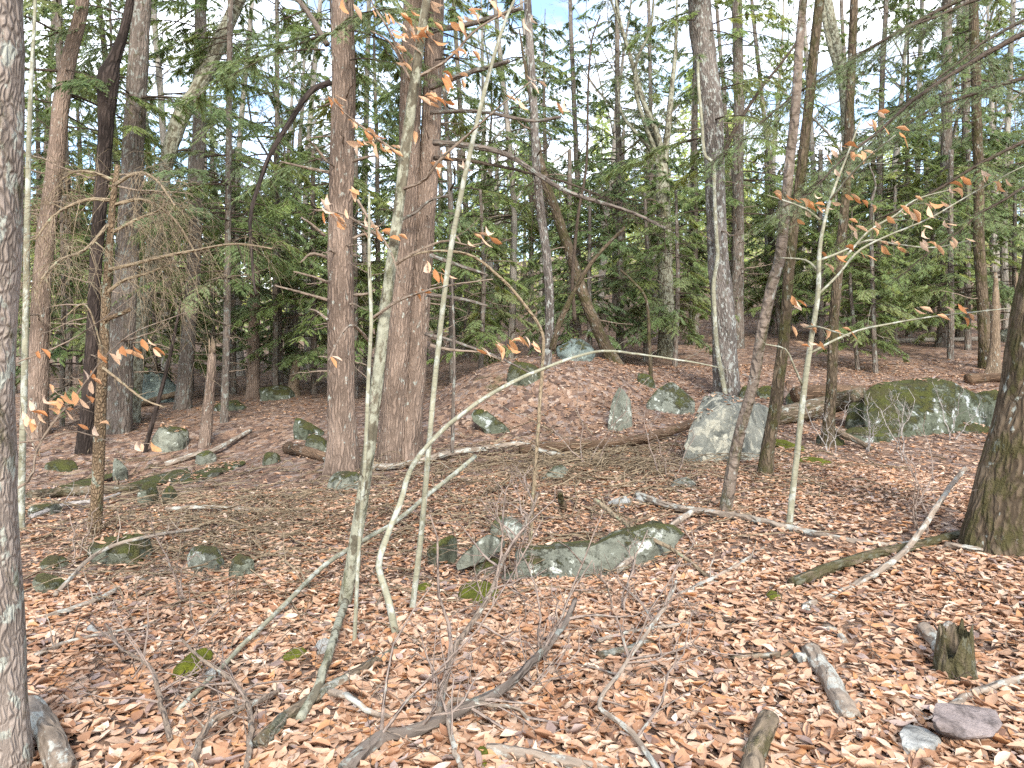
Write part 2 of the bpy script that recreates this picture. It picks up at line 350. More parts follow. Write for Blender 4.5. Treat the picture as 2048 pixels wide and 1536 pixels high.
def sprout(path, n, length, rad, r, spread=1.0, droop=0.3, t0=0.1, t1=1.0, K=5, wig=0.12, flat=False):
    """n side twigs leaving a path; returns (n,K,3) points and radii"""
    idx = r.uniform(t0, t1, n) * (len(path) - 1); i = np.minimum(idx.astype(int), len(path) - 2); f = (idx - i)[:, None]
    b = path[i] * (1 - f) + path[i + 1] * f; tg = unit(path[i + 1] - path[i])
    rd = r.normal(size=(n, 3))
    if flat: rd[:, 2] *= 0.25
    rd = unit(rd - (rd * tg).sum(1, keepdims=True) * tg)
    d = unit(tg * r.uniform(0.3, 0.9, (n, 1)) + rd * spread)
    ln = (length * r.uniform(0.35, 1.0, n) * (1.15 - 0.7 * idx / (len(path) - 1)))[:, None]
    s = np.linspace(0, 1, K)
    pt = b[:, None] + d[:, None] * (s[None, :, None] * ln[:, None])
    pt[..., 2] -= droop * ln * s[None] ** 2
    w_ = np.cumsum(r.normal(size=(n, K, 3)) * wig, 1) * ln[:, None] / K ** 0.5 * s[None, :, None]
    pt = pt + w_
    rr = rad * r.uniform(0.6, 1.1, (n, 1)) * np.linspace(1, 0.3, K)[None]
    return pt, rr

# ------------------------------------------------------------------ ground
def axis(lo, hi, n, k):
    a, b = np.arcsinh(lo / k), np.arcsinh(hi / k); return np.sinh(np.linspace(a, b, n)) * k
gx = axis(-260, 260, 300, 5.0); gy = 6 + axis(-30, 330, 300, 6.0)
XX, YY = np.meshgrid(gx, gy); ZZ = terrain(XX, YY)
b = MB(); nx, ny = len(gx), len(gy)
ii = (np.arange(ny - 1)[:, None] * nx + np.arange(nx - 1)[None]).ravel()
b.add(np.stack([XX, YY, ZZ], -1), np.stack([ii, ii + 1, ii + nx + 1, ii + nx], -1))
floor = b.build('forest_floor', 'ground'); floor['kind'] = 'structure'; floor['label'] = 'leaf strewn sloping forest floor under the trees'

# ------------------------------------------------------------------ leaves
PAL = np.array([(0.52, 0.335, 0.225), (0.58, 0.405, 0.290), (0.42, 0.240, 0.145), (0.65, 0.505, 0.390), (0.72, 0.60, 0.50), (0.32, 0.175, 0.105), (0.29, 0.220, 0.200), (0.40, 0.32, 0.295), (0.52, 0.285, 0.145), (0.22, 0.135, 0.10)]) * np.array([0.94, 0.88, 0.81])
PW = np.array([.27, .22, .14, .11, .04, .06, .03, .04, .07, .02])
def leaf_local(n, r, curl=1.0):
    """n beech leaves, 11 points each: long axis x, folded and curled"""
    st = np.array([-0.5, -0.22, 0.06, 0.30, 0.5]); hw = np.array([0, 0.40, 0.50, 0.30, 0])
    cz_ = np.where(r.uniform(0, 1, (n, 1)) < 0.5, 1.0, 0.45) * curl; fold = r.uniform(-0.9, 1.15, (n, 1)) * cz_; cv = r.uniform(-0.8, 1.1, (n, 1)) * cz_; asp = r.uniform(0.34, 0.56, (n, 1)); tw = r.normal(0, 0.8, (n, 1)) * cz_
    V = np.zeros((n, 11, 3)); k = 0; jw = r.uniform(0.78, 1.16, (n, 5, 2)); jx = r.normal(0, 0.02, (n, 5, 2))
    for si, (x, h) in enumerate(zip(st, hw)):
        for sd in ((0,) if h == 0 else (-1, 0, 1)):
            y = sd * h * asp[:, 0] * (jw[:, si, (sd + 1) // 2] if sd else 1.0); lift = np.abs(y) * np.sin(fold[:, 0]) * 1.3
            yy = y * np.cos(fold[:, 0]); z = lift + cv[:, 0] * (x * x) * 0.9 + tw[:, 0] * x * yy
            V[:, k, 0] = x * (1 - 0.25 * np.abs(cv[:, 0]) * abs(x)) + (jx[:, si, (sd + 1) // 2] if sd else 0); V[:, k, 1] = yy + 0.08 * np.sin(3 * x + tw[:, 0] * 6); V[:, k, 2] = z; k += 1
    return V
LT = np.array([(0, 2, 1), (0, 3, 2), (1, 2, 5), (1, 5, 4), (2, 3, 6), (2, 6, 5), (4, 5, 8), (4, 8, 7), (5, 6, 9), (5, 9, 8), (7, 8, 10), (8, 9, 10)])
def rotz_tilt(n, r, tilt):
    az = r.uniform(0, 2 * np.pi, n); ax = r.normal(0, tilt, n); ay = r.normal(0, tilt, n)
    ca, sa = np.cos(az), np.sin(az); cx, sx = np.cos(ax), np.sin(ax); cy, sy = np.cos(ay), np.sin(ay)
    Z = np.zeros((n, 3, 3)); Z[:, 0, 0] = ca; Z[:, 0, 1] = -sa; Z[:, 1, 0] = sa; Z[:, 1, 1] = ca; Z[:, 2, 2] = 1
    X = np.zeros((n, 3, 3)); X[:, 0, 0] = 1; X[:, 1, 1] = cx; X[:, 1, 2] = -sx; X[:, 2, 1] = sx; X[:, 2, 2] = cx
    Yr = np.zeros((n, 3, 3)); Yr[:, 1, 1] = 1; Yr[:, 0, 0] = cy; Yr[:, 0, 2] = sy; Yr[:, 2, 0] = -sy; Yr[:, 2, 2] = cy
    return Z @ X @ Yr
def sector(n, y0, y1, r, amax=0.84, bias=1.0):
    """points on the ground in the sector the place is seen in, thinning with distance"""
    y = y0 + (y1 - y0) * r.uniform(0, 1, n) ** bias; x = r.uniform(-amax, amax, n) * (y + 0.6); return x, y
def litter(n, y0, y1, size, r, bias, lay, keep=None):
    x, y = sector(n, y0, y1, r, bias=bias)
    if keep is not None:
        k = keep(x, y, r); x, y = x[k], y[k]
    n = len(x); V = leaf_local(n, r) * (size * r.uniform(0.38, 1.4, n))[:, None, None]
    V = np.einsum('nij,nkj->nki', rotz_tilt(n, r, 0.16), V)
    z = terrain(x, y) + r.uniform(0.004, lay, n)
    V = V + np.stack([x, y, z], -1)[:, None]
    c = PAL[r.choice(len(PAL), n, p=PW)] * r.uniform(0.82, 1.12, (n, 1))
    return V, c
def thin(x, y, r):      # bare patches under the hemlocks, fewer leaves on the dim left side
    d = fbm(np.stack([x, y, 0 * x], -1) * 0.55, 21, 3) + 0.35 * ss(-1.0, 2.0, x + 0.2 * y - 1.0) + 0.12
    far = 1 - 0.75 * ss(7, 11, y) * (1 - ss(-1, 2.5, x))
    return r.uniform(0, 1, len(x)) < np.clip(0.55 + 1.2 * d, 0.22, 1) * far
# the nearest leaves, one by one
lm = []
for k in range(30):
    b = MB(); b.add(leaf_local(1, rng)[0], None, LT, 0, None, PAL[rng.choice(len(PAL), p=PW)] * rng.uniform(0.85, 1.2)); lm.append(b.mesh('leaf', ['litter']))
x, y = sector(300, 2.45, 4.3, rng, 0.70, 0.8)
for k in range(300):
    o = obj('leaf', lm[k % 30], floor, (x[k], y[k], float(terrain(x[k], y[k])) + rng.uniform(0.022, 0.04)), (rng.normal(0, 0.28), rng.normal(0, 0.28), rng.uniform(0, 6.28)), 0.085 * rng.uniform(0.75, 1.3))
# papery leaves that hang on the beech saplings (parts of their saplings)
BPAL = np.array([(0.60, 0.31, 0.14), (0.66, 0.39, 0.21), (0.70, 0.47, 0.30), (0.54, 0.235, 0.09), (0.74, 0.55, 0.40)])
bl = []
for k in range(15):
    b = MB(); V = leaf_local(1, rng, 1.25)[0]; V[:, 0] += 0.5
    b.add(V, None, LT, 0, None, BPAL[k % 5] * rng.uniform(0.9, 1.1)); bl.append(b.mesh('leaf', ['beechleaf']))
def hang(parent, spots, Y, size=0.098, jit=0.12):
    for px, py in [q for a_, c_ in spots for q in ([(a_, c_)] + [(a_ + rng.normal(0, 11), c_ + rng.normal(0, 7)) for k in range(int(rng.uniform() < 0.75))])]:
        p = P(px, py - 8, Y + rng.uniform(-jit, jit))
        obj('leaf', bl[rng.integers(15)], parent, p, (rng.uniform(-0.8, 0.8), rng.uniform(0.25, 1.35), rng.uniform(-0.9, 0.5)), size * rng.uniform(0.75, 1.2))

# ------------------------------------------------------------------ rocks
_ico = {}; ROCKTOP = []
def ico(sub):
    if sub not in _ico:
        bm = bmesh.new(); bmesh.ops.create_icosphere(bm, subdivisions=sub, radius=1)
        _ico[sub] = (np.array([v.co[:] for v in bm.verts]), np.array([[v.index for v in f.verts] for f in bm.faces])); bm.free()
    return _ico[sub]
def rock_from_hull(pts, name, label, mat, seed, sub=4, amp=0.05, p=20, group=None, cat='rock', freq=2.2, chip=0.93, bury=0.45, lift=0.0):
    pts = np.asarray(pts, float) + [0, 0, lift]; c = pts.mean(0); hh = np.ptp(pts[:, 2]); lo = pts[pts[:, 2] < c[2]]; pts = np.concatenate([pts, lo - [0, 0, bury * hh]])
    bm = bmesh.new()
    for q in pts - c: bm.verts.new(q)
    bmesh.ops.convex_hull(bm, input=list(bm.verts)); bm.normal_update()
    N = []; D = []
    for f in bm.faces:
        n = np.array(f.normal[:]); d = float(np.dot(n, np.array(f.verts[0].co[:])))
        if d < 0: n, d = -n, -d
        if np.linalg.norm(n) > 0.5 and d > 1e-3: N.append(n); D.append(d)
    bm.free(); N = np.array(N); D = np.array(D); rc = np.random.default_rng(seed + 500)
    cn = unit(rc.normal(size=(16, 3))); cd = ((pts - c) @ cn.T).max(0) * rc.uniform(chip, 1.0, 16); N = np.concatenate([N, cn]); D = np.concatenate([D, cd])
    u, tri = ico(sub)
    s = np.maximum(u @ N.T, 1e-4) / D[None]
    r_ = (np.sum(s ** p, 1)) ** (-1.0 / p) * len(N) ** 0.0
    size = np.mean(r_)
    q = u * r_[:, None] / size * freq
    r_ = r_ * (1 + amp * fbm(q, seed, 5) * 1.6 + amp * 0.5 * np.round(2.5 * vnoise(q * 0.9 + 5, seed + 9)) / 2.5)
    W_ = u * r_[:, None] + c; fn = np.cross(W_[tri[:, 1]] - W_[tri[:, 0]], W_[tri[:, 2]] - W_[tri[:, 0]]); ar = np.linalg.norm(fn, axis=1) / 2; fz = fn[:, 2] / (2 * ar + 1e-9)
    k_ = fz > 0.72
    if size > 0.16: ROCKTOP.append((W_[tri[k_]].mean(1), ar[k_]))
    b = MB(); b.add(W_, None, tri)
    o = b.build(name, mat, None, (c[0], c[1], float(pts[:, 2].min())), smooth=False)
    return tag(o, label, cat, group)
def rock(label, px0, px1, pt, pb, mat='rockmoss', seed=0, depth=0.8, flat=False, name='rock', sub=4, ang=0.5, amp=0.10, top=0.0, group=None, cat='rock', rise=0.0, p=13):
    """a boulder with its foot at pixel row pb and its crest at row pt"""
    r = np.random.default_rng(seed + 100); mid = (px0 + px1) / 2
    g = G(mid, pb); Y = g[1]; wd = (px1 - px0) / F * Y
    if flat:
        g2 = G(mid, pt); dp = max(g2[1] - Y, 0.1); h = wd * flat; Yc = Y + dp / 2
        ztop = float(terrain((px0 + px1 - 2048) / 2 / F * Yc, Yc)) + h
    else:
        dp = wd * depth; Yc = Y + dp / 2; ztop = P(mid, pt, Yc)[2]; 
    xc = (mid - 1024) / F * Yc; zb = g[2] - 0.12 * (ztop - g[2]) - 0.08
    hz = (ztop - zb); cz = zb + hz * 0.42
    n = 22; d = unit(r.normal(size=(n, 3))); q = np.sign(d) * np.abs(d) ** (1 - 0.30 * ang)
    q /= np.abs(q).max(0, keepdims=True); q *= r.uniform(0.78, 1.0, (n, 1))
    tl_ = r.normal(0, 0.22); q[:, 2] = np.clip(q[:, 2] + tl_ * q[:, 0], -1, 1.0); q[:, :2] *= 1.22; q[:, 2] = np.where(q[:, 2] > 0, q[:, 2] * 1.1, q[:, 2])
    pts = np.stack([xc + q[:, 0] * wd / 2, Yc + q[:, 1] * dp / 2, np.where(q[:, 2] > 0, cz + q[:, 2] * (ztop - cz), cz + q[:, 2] * (cz - zb))], -1)
    pts[:, 2] += rise * (pts[:, 0] - xc)
    return rock_from_hull(pts, name, label, mat, seed, sub, amp, p, group, cat, 2.2, 0.84)
def H(pl, Y): return [P(a, c, Y + d) for a, c, d in pl]

# hero rocks, corner by corner (pixel x, pixel y, depth behind the front)
Yb = G(1450, 925)[1]
rock_from_hull(H([(1366, 884, .05), (1408, 790, .55), (1432, 781, .8), (1490, 800, 1.0), (1540, 812, 1.15), (1538, 915, .45), (1500, 926, .1), (1440, 918, -.05), (1462, 808, .15), (1404, 905, .05), (1450, 900, 1.3), (1540, 905, 1.3), (1420, 850, 1.2)], Yb),
               'boulder', 'big pale angular boulder splashed with cream lichen behind two leaning trunks', 'rockpale', 3, 5, 0.028, 70, cat='boulder', chip=0.975)
Yb = G(1850, 868)[1]
rock_from_hull(H([(1722, 850, .1), (1730, 772, .5), (1800, 757, .9), (1870, 752, .8), (1905, 762, .3), (1985, 800, .5), (2003, 845, .7), (1960, 868, .1), (1850, 876, -.2), (1760, 866, -.1), (1740, 850, 2.0), (1990, 850, 2.0), (1860, 780, 2.2), (1900, 875, -.1)], Yb),
               'boulder', 'large dark green mossy boulder with pale lichen along its crest', 'rockdark', 5, 5, 0.06, 40, cat='boulder')
Yb = G(1240, 862)[1]
rock_from_hull(H([(1212, 860, 0), (1222, 800, .05), (1238, 770, .2), (1262, 800, .25), (1266, 855, .2), (1240, 862, -.05), (1232, 860, .5), (1262, 840, .5), (1245, 775, .4)], Yb),
               'upright_slab', 'narrow upright grey slab with moss on its edge below the leafy hump', 'rock', 7, 4, 0.03, 30)
Yb = G(1180, 1152)[1]
rock_from_hull(H([(1030, 1098, 0), (1036, 1142, -.1), (1110, 1160, -.14), (1185, 1150, -.1), (1205, 1118, 0), (1180, 1092, .05), (1110, 1100, .0), (1060, 1090, .25), (1190, 1078, .45), (1120, 1084, .5)], Yb),
               'rock_ledge', 'squat mossy-faced block forming the left half of the long ledge', 'rock', 11, 5, 0.09, 50, chip=0.9)
rock_from_hull(H([(1165, 1098, .02), (1180, 1146, -.06), (1250, 1126, 0), (1320, 1094, .1), (1368, 1070, .25), (1352, 1050, .35), (1290, 1054, .15), (1225, 1074, .05), (1240, 1056, .5), (1310, 1040, .6)], Yb),
               'rock_ledge', 'long low grey green ledge with pale lichen under the leaning brown branch', 'rock', 12, 5, 0.09, 50, chip=0.9)
Yb = G(940, 1150)[1]
rock_from_hull(H([(905, 1140, 0), (925, 1108, 0), (975, 1068, .05), (1012, 1082, .08), (1008, 1100, .05), (960, 1128, -.02), (912, 1146, -.02), (930, 1105, .4), (985, 1068, .45), (1010, 1085, .4)], Yb),
               'tilted_slab', 'tilted grey slab overhanging a black gap beside the long ledge', 'rock', 13, 4, 0.04, 50, bury=0.0)
Yb = G(1930, 1505)[1]
rock_from_hull(H([(1862, 1465, 0), (1868, 1428, .12), (1935, 1432, .22), (1990, 1442, .2), (2006, 1470, .1), (1985, 1498, 0), (1925, 1503, -.03), (1880, 1485, -.02), (1880, 1475, .3), (1990, 1470, .3)], Yb),
               'rock', 'pinkish brown angular rock lying by the frame corner below the rotten stump', 'rockpink', 17, 5, 0.03, 90, chip=1.0, lift=0.05)
Yb = G(1835, 1512)[1]
rock_from_hull(H([(1796, 1475, .05), (1815, 1462, .15), (1850, 1470, .1), (1884, 1492, .05), (1870, 1505, 0), (1815, 1514, -.03), (1800, 1500, 0), (1840, 1475, .2)], Yb),
               'rock', 'small grey flat-topped stone by the pinkish brown rock', 'rockgrey', 19, 4, 0.03, 90, chip=1.0, lift=0.03)
Yb = G(1360, 830)[1]
rock_from_hull(H([(1290, 800, .1), (1325, 768, .4), (1345, 762, .5), (1392, 800, .3), (1388, 822, .1), (1350, 834, 0), (1300, 828, 0), (1330, 810, 1.2), (1385, 805, 1.1)], Yb),
               'rock', 'grey rock with pale lichen and tilted moss cap left of big boulder', 'rock', 23, 4, 0.05, 24)
Yb = G(960, 868)[1]
rock_from_hull(H([(938, 832, 0), (950, 812, .1), (975, 822, .1), (1012, 852, 0), (1028, 864, -.02), (1015, 868, -.02), (970, 848, 0), (960, 820, .4), (1015, 855, .4)], Yb),
               'rock', 'dark mossy edge of rock slanting out of the leafy hump', 'rockdark', 29, 3, 0.05, 24)
for a in (
    ('mossy round rock under the thin flaky trunk on the dim slope', 150, 300, 1062, 1138, 'rockmoss', 31),
    ('small round rock with a yellow moss cap beside the lichen-covered trunk', 52, 122, 1142, 1190, 'rockmoss', 32),
    ('low mossy hump of rock just above the yellow-capped rock', 60, 130, 1108, 1140, 'rockmoss', 33),
    ('pale lichened rock half sunk in leaves next to the green mossy rock', 368, 445, 1084, 1146, 'rock', 34),
    ('bright green mossy rock half sunk in leaves', 448, 500, 1104, 1160, 'rockmoss', 35),
    ('rounded grey rock with lichen between the thin dark stem and the broken snag', 292, 376, 848, 905, 'rock', 36),
    ('large blue green boulder in the dim hollow beyond the trunks', 262, 368, 728, 806, 'rockblue', 37),
    ('mossy rock behind the foot of the main hemlock', 608, 664, 858, 912, 'rockmoss', 38),
    ('grey lichen-spotted rock at the foot of the main hemlock', 650, 728, 934, 982, 'rock', 39),
    ('dark mossy rock beside the stub of the rotten orange snag', 518, 590, 768, 800, 'rockdark', 40),
    ('low dark rock behind the broken snag', 420, 500, 798, 822, 'rockdark', 41),
    ('dark rock left of the main hemlock, half covered with moss', 580, 650, 838, 880, 'rockdark', 42),
    ('pale stone standing on a patch of moss between bent sapling and leaning pole', 600, 652, 1266, 1312, 'rockgrey', 43),
    ('small white-topped stone alone in the leaves near the lichen-covered trunk', 150, 188, 1244, 1272, 'rockgrey', 44),
    ('pale flat stone beside the fungus-covered log', 528, 584, 1416, 1452, 'rockgrey', 45),
    ('round grey green boulder hidden behind the central grey tree', 1108, 1190, 668, 722, 'rockblue', 46),
    ('mossy boulder on the crest of the leafy hump, left of the central grey tree', 1008, 1086, 716, 772, 'rockmoss', 47),
    ('mossy rock with white lichen right of the crest of the leafy hump', 1268, 1312, 742, 772, 'rockdark', 48),
    ('steep pointed rock with bright moss between the log and the dark boulder', 1686, 1766, 798, 862, 'rockmoss', 49),
    ('dark rock with white lichen beneath the uprooted log', 1512, 1566, 768, 798, 'rockdark', 50),
    ('dark squat rock propping up the uprooted log', 1572, 1660, 776, 815, 'rockdark', 51),
    ('mossy green rock right behind the ridged trunk with the vine', 1478, 1512, 766, 808, 'rockmoss', 52),
    ('dark mossy rock beside the leaning mossy trunk, touching the large boulder', 1952, 2012, 764, 842, 'rockdark', 53),
    ('low rock with yellow moss in front of the large dark boulder', 1890, 1990, 842, 868, 'rockmoss', 54),
    ('mossy ledge at the foot of the third dark trunk', 1636, 1702, 858, 892, 'rockmoss', 55),
    ('dark green mossy ledge in front of the steep pointed rock', 1690, 1800, 848, 886, 'rockdark', 56),
    ('mossy rock with a leafy top above the tilted slab', 978, 1056, 1030, 1078, 'rock', 57),
    ('pale grey stones poking out of leaves above the long ledge', 1216, 1272, 990, 1016, 'rockgrey', 58),
    ('small pale stone at the tip of the fallen birch pole', 1270, 1304, 988, 1008, 'rockgrey', 59),
    ('pale flat stone lying in front of the big angular boulder', 1334, 1400, 948, 976, 'rockpale', 60),
    ('low lichened rock under the twig brush near the double trunk', 1075, 1140, 928, 960, 'rock', 61),
    ('mossy rock at the edge of the gap below the tilted slab', 945, 1018, 1112, 1150, 'rockmoss', 62),
    ('low mossy rock left of the tilted slab', 848, 912, 1062, 1130, 'rockmoss', 63),
    ('mossy rock against the thin flaky trunk, dim slope', 214, 252, 912, 962, 'rock', 64),
    ('mossy green block with an upright face on the dim slope', 268, 310, 962, 1012, 'rockmoss', 65),
    ('thin blade of mossy rock next to the upright block', 318, 352, 972, 1012, 'rockmoss', 66),
    ('grey mossy rock against the lichen-covered trunk, level with the sapling foot', 50, 112, 998, 1032, 'rock', 67),
    ('low mossy bank of rock in the dim hollow', 78, 148, 914, 946, 'rockmoss', 68),
    ('mossy rock touching the upper end of the flat slab', 388, 430, 898, 930, 'rock', 69),
    ('small mossy rocks below the round lichened boulder', 520, 560, 898, 930, 'rockmoss', 70),
    ('grey boulder far up the slope beside the fallen grey log', 1988, 2040, 655, 684, 'rock', 71),
    ('mossy lump of rock in the leaves right of the fourth pole', 1000, 1062, 1140, 1162, 'rock', 72),
):
    rock(*a, sub=4 if a[2] - a[1] > 60 else 3, depth=0.75)
rock('flat mossy slab lying aslant on the dim slope', 344, 476, 934, 968, 'rock', 80, flat=0.10, name='flat_slab', rise=0.22, p=30)
rock('flat lichened stone before the flat mossy slab', 262, 340, 950, 985, 'rock', 81, flat=0.12, name='rock', p=24)
rock('flat mossy stone in the dim hollow by the thin flaky trunk', 120, 190, 955, 985, 'rockmoss', 82, flat=0.14, name='rock', p=24)
rock('grey rock poking out below the moss cushion', 385, 430, 1335, 1372, 'rockgrey', 83, name='rock', sub=3)

def moss_cushion(label, px0, px1, pt, pb, seed, h=0.06):
    g = G((px0 + px1) / 2, pb); g2 = G((px0 + px1) / 2, pt); yc = (g[1] + g2[1]) / 2; wd = (px1 - px0) / F * yc / 2; dp = max((g2[1] - g[1]) / 2, 0.08)
    xc = ((px0 + px1) / 2 - 1024) / F * yc
    u, tri = ico(4)
    q = u.copy(); rr = 1 + 0.30 * fbm(u * 1.6, seed, 3) + 0.07 * fbm(u * 22, seed, 2)
    V = np.stack([q[:, 0] * rr * wd, q[:, 1] * rr * dp, q[:, 2] * rr * h], -1) + np.array([xc, yc, 0])
    V[:, 2] += terrain(V[:, 0], V[:, 1]) + 0.005
    b = MB(); b.add(V, None, tri); tag(b.build('moss_cushion', 'moss', None, (xc, yc, float(terrain(xc, yc)))), label, 'moss')
moss_cushion('bright yellow green moss cushion above the leaning pole', 338, 404, 1316, 1362, 1, 0.07)
moss_cushion('yellow green moss mound in the leaves below the tilted slab', 912, 998, 1170, 1216, 2, 0.07)
moss_cushion('dark green moss tuft against the pale standing stone', 556, 606, 1308, 1332, 3, 0.05)
moss_cushion('small moss patch between the crooked stick and mossy log', 1542, 1572, 1190, 1202, 4, 0.03)
moss_cushion('thin moss strip among leaves behind the pale beech sapling', 1600, 1662, 918, 930, 5, 0.05)
moss_cushion('moss tuft at the bottom edge of the frame beside the dead log', 948, 978, 1512, 1535, 6, 0.04)
moss_cushion('flat moss pad beside the right face of the big pale boulder', 1548, 1600, 882, 902, 7, 0.06)
moss_cushion('moss pad at the foot of the fourth slim pole', 820, 862, 1172, 1192, 8, 0.04)

# ------------------------------------------------------------------ leaf litter (on the ground and on the rocks)
LT4 = np.array([(0, 2, 1), (0, 3, 2), (1, 2, 4), (2, 3, 4)])
b = MB()
for n, y0, y1, size, bias, lay, low in ((46000, 2.2, 5.2, 0.080, 0.85, 0.028, 0), (42000, 5.0, 9.0, 0.072, 0.85, 0.03, 0), (42000, 8.8, 19.0, 0.092, 0.9, 0.03, 1)):
    V, c = litter(n, y0, y1, size, rng, bias, lay, thin)
    if low: V = V[:, [0, 4, 5, 6, 10]]
    m = len(V); kv = V.shape[1]; T = ((LT4 if low else LT)[None] + (np.arange(m) * kv)[:, None, None]).reshape(-1, 3)
    b.add(V, None, T, 0, None, np.repeat(c, kv, 0))
pt = []
for cpt, ar in ROCKTOP:
    n = rng.poisson(min(ar.sum() * 130, 260))
    if n and len(cpt): pt.append(cpt[rng.choice(len(cpt), n, p=ar / ar.sum())])
pt = np.concatenate(pt); pt = pt[fbm(pt * 1.7, 31, 2) > -0.05]; n = len(pt)
V = np.einsum('nij,nkj->nki', rotz_tilt(n, rng, 0.25), leaf_local(n, rng) * (0.08 * rng.uniform(0.65, 1.2, n))[:, None, None]) + (pt + rng.normal(0, [0.02, 0.02, 0.004], (n, 3)) + [0, 0, 0.014])[:, None]
b.add(V, None, (LT[None] + (np.arange(n) * 11)[:, None, None]).reshape(-1, 3), 0, None, np.repeat(PAL[rng.choice(len(PAL), n, p=PW)] * rng.uniform(0.7, 1.15, (n, 1)), 11, 0))
o = b.build('leaf_litter', 'litter'); tag(o, 'countless dry orange and tan beech leaves covering the ground', 'leaf litter', None, 'stuff')

# ------------------------------------------------------------------ hemlock foliage
NC = np.array([(0.105, 0.148, 0.062), (0.135, 0.190, 0.078), (0.160, 0.215, 0.088), (0.180, 0.210, 0.120), (0.140, 0.190, 0.110), (0.222, 0.255, 0.086)]) * 1.65
def bough(b, r, L, org, az, pitch, dens=1.0, fine=False, sag=0.35, mw=0, mn=1):
    K = 9; s = np.linspace(0, 1, K)
    ax = np.array([math.cos(az), math.sin(az), 0]); sd = np.array([-math.sin(az), math.cos(az), 0])
    bend = r.normal(0, 0.12)
    path = org[None] + ax[None] * (s * L)[:, None] + sd[None] * (bend * L * s ** 2)[:, None]
    path[:, 2] += L * (math.tan(pitch) * s - sag * s ** 2) + r.normal(0, 0.012, K) * L * s
    b.tubes(path, np.linspace(0.012 * L ** 0.8, 0.002, K), 4, mw)
    n = max(6, int(15 * L * dens))
    t = r.uniform(0.18, 1.0, n) ** 0.85; i = np.minimum((t * (K - 1)).astype(int), K - 2); f = (t * (K - 1) - i)[:, None]
    B = path[i] * (1 - f) + path[i + 1] * f; tg = unit(path[i + 1] - path[i])
    side = np.where(np.arange(n) % 2 == 0, 1, -1)[:, None]
    D = unit(tg * r.uniform(0.5, 1.1, (n, 1)) + sd[None] * side * r.uniform(0.7, 1.2, (n, 1)) + np.array([0, 0, 1]) * r.normal(-0.12, 0.22, (n, 1)))
    ln = L * (0.10 + 0.30 * (1 - t)) * r.uniform(0.5, 1.15, n)
    k4 = np.linspace(0, 1, 4)
    SP = B[:, None] + D[:, None] * (k4[None, :, None] * ln[:, None, None]); SP[..., 2] -= (0.32 * ln)[:, None] * k4[None] ** 2
    b.tubes(SP, np.repeat(np.linspace(0.0040, 0.0012, 4)[None], n, 0), 3, mw)
    # flat sprays of needles along every branchlet
    m = 44 if not fine else 14
    tt = r.uniform(0.05, 1.0, (n, m)); ii = np.minimum((tt * 3).astype(int), 2); ff = (tt * 3 - ii)[..., None]
    rows = np.arange(n)[:, None]
    BB = SP[rows, ii] * (1 - ff) + SP[rows, ii + 1] * ff
    s2 = np.where(r.uniform(0, 1, (n, m)) > 0.5, 1, -1)[..., None]
    up = np.array([0, 0, 1.0]); lat = unit(np.cross(D, up))[:, None]
    dd = unit(D[:, None] * r.uniform(0.5, 1.2, (n, m, 1)) + lat * s2 * r.uniform(0.5, 1.0, (n, m, 1)) + up * r.normal(-0.25, 0.18, (n, m, 1)))
    l2 = (0.05 + 0.10 * (1 - tt)) * r.uniform(0.6, 1.2, (n, m)) * (0.75 + 0.25 * min(L, 2.5) / 2.5)
    base = BB.reshape(-1, 3); dd = dd.reshape(-1, 3); l2 = l2.reshape(-1)
    nn = unit(np.cross(dd, unit(up + r.normal(0, 0.40, dd.shape)))); 
    cidx = NC[r.integers(len(NC))] * r.uniform(0.8, 1.2); cc = cidx * 0.6 + NC[r.integers(0, len(NC), len(base))] * 0.4
    dead = r.uniform(0, 1, len(base)) < 0.04; cc[dead] = (0.16, 0.11, 0.06)
    if not fine:
        wd = 0.0098 * r.uniform(0.7, 1.3, len(base))[:, None]
        tip = base + dd * (1.05 * l2)[:, None]; tip[:, 2] -= 0.15 * l2
        V = np.stack([base + nn * wd, tip, base - nn * wd], 1).reshape(-1, 3)
        b.add(V, None, np.arange(len(V)).reshape(-1, 3), mn, None, np.repeat(cc, 3, 0))
    else:
        q = 9; u = np.linspace(0.05, 1, q); sg = np.where(np.arange(q) % 2 == 0, 1, -1)
        nb = base[:, None] + dd[:, None] * (u[None, :, None] * l2[:, None, None])
        nd = unit(dd[:, None] * 0.6 + nn[:, None] * sg[None, :, None] + r.normal(0, 0.15, (len(base), q, 3)))
        nl = 0.018; pw = dd[:, None] * 0.0028
        V = np.stack([nb - pw, nb + pw, nb + nd * nl], 2).reshape(-1, 3)
        T = np.arange(len(V)).reshape(-1, 3)
        b.add(V, None, T, mn, None, np.repeat(cc, 3 * q, 0))
def crown_mesh(name, r, z0, z1, rmax, nb, dens=1.0, pitch=(-0.15, 0.25), skew=0.8):
    b = MB()
    for k in range(nb):
        u = r.uniform(0, 1) ** skew; z = z0 + (z1 - z0) * u
        L = rmax * (0.35 + 0.65 * (1 - u)) * r.uniform(0.55, 1.1) * (0.65 + 0.35 * min(1, u * 6))
        bough(b, r, max(L, 0.35), np.array([0, 0, z]), r.uniform(0, 2 * np.pi), r.uniform(*pitch), dens)
    return b.mesh(name, ['darktwig', 'needle'])
CR = {}
CR['tall'] = [crown_mesh('crown', rng, 3.0, 14, 3.3, 60, 0.9) for k in range(2)]
CR['high'] = [crown_mesh('crown', rng, 4.6, 15, 3.0, 44, 0.85) for k in range(1)]
CR['low'] = [crown_mesh('crown', rng, 1.4, 13, 3.0, 74, 0.9, skew=1.0) for k in range(2)]
CR['young'] = [crown_mesh('crown', rng, 0.7, 5.6, 2.1, 46, 1.05) for k in range(2)]

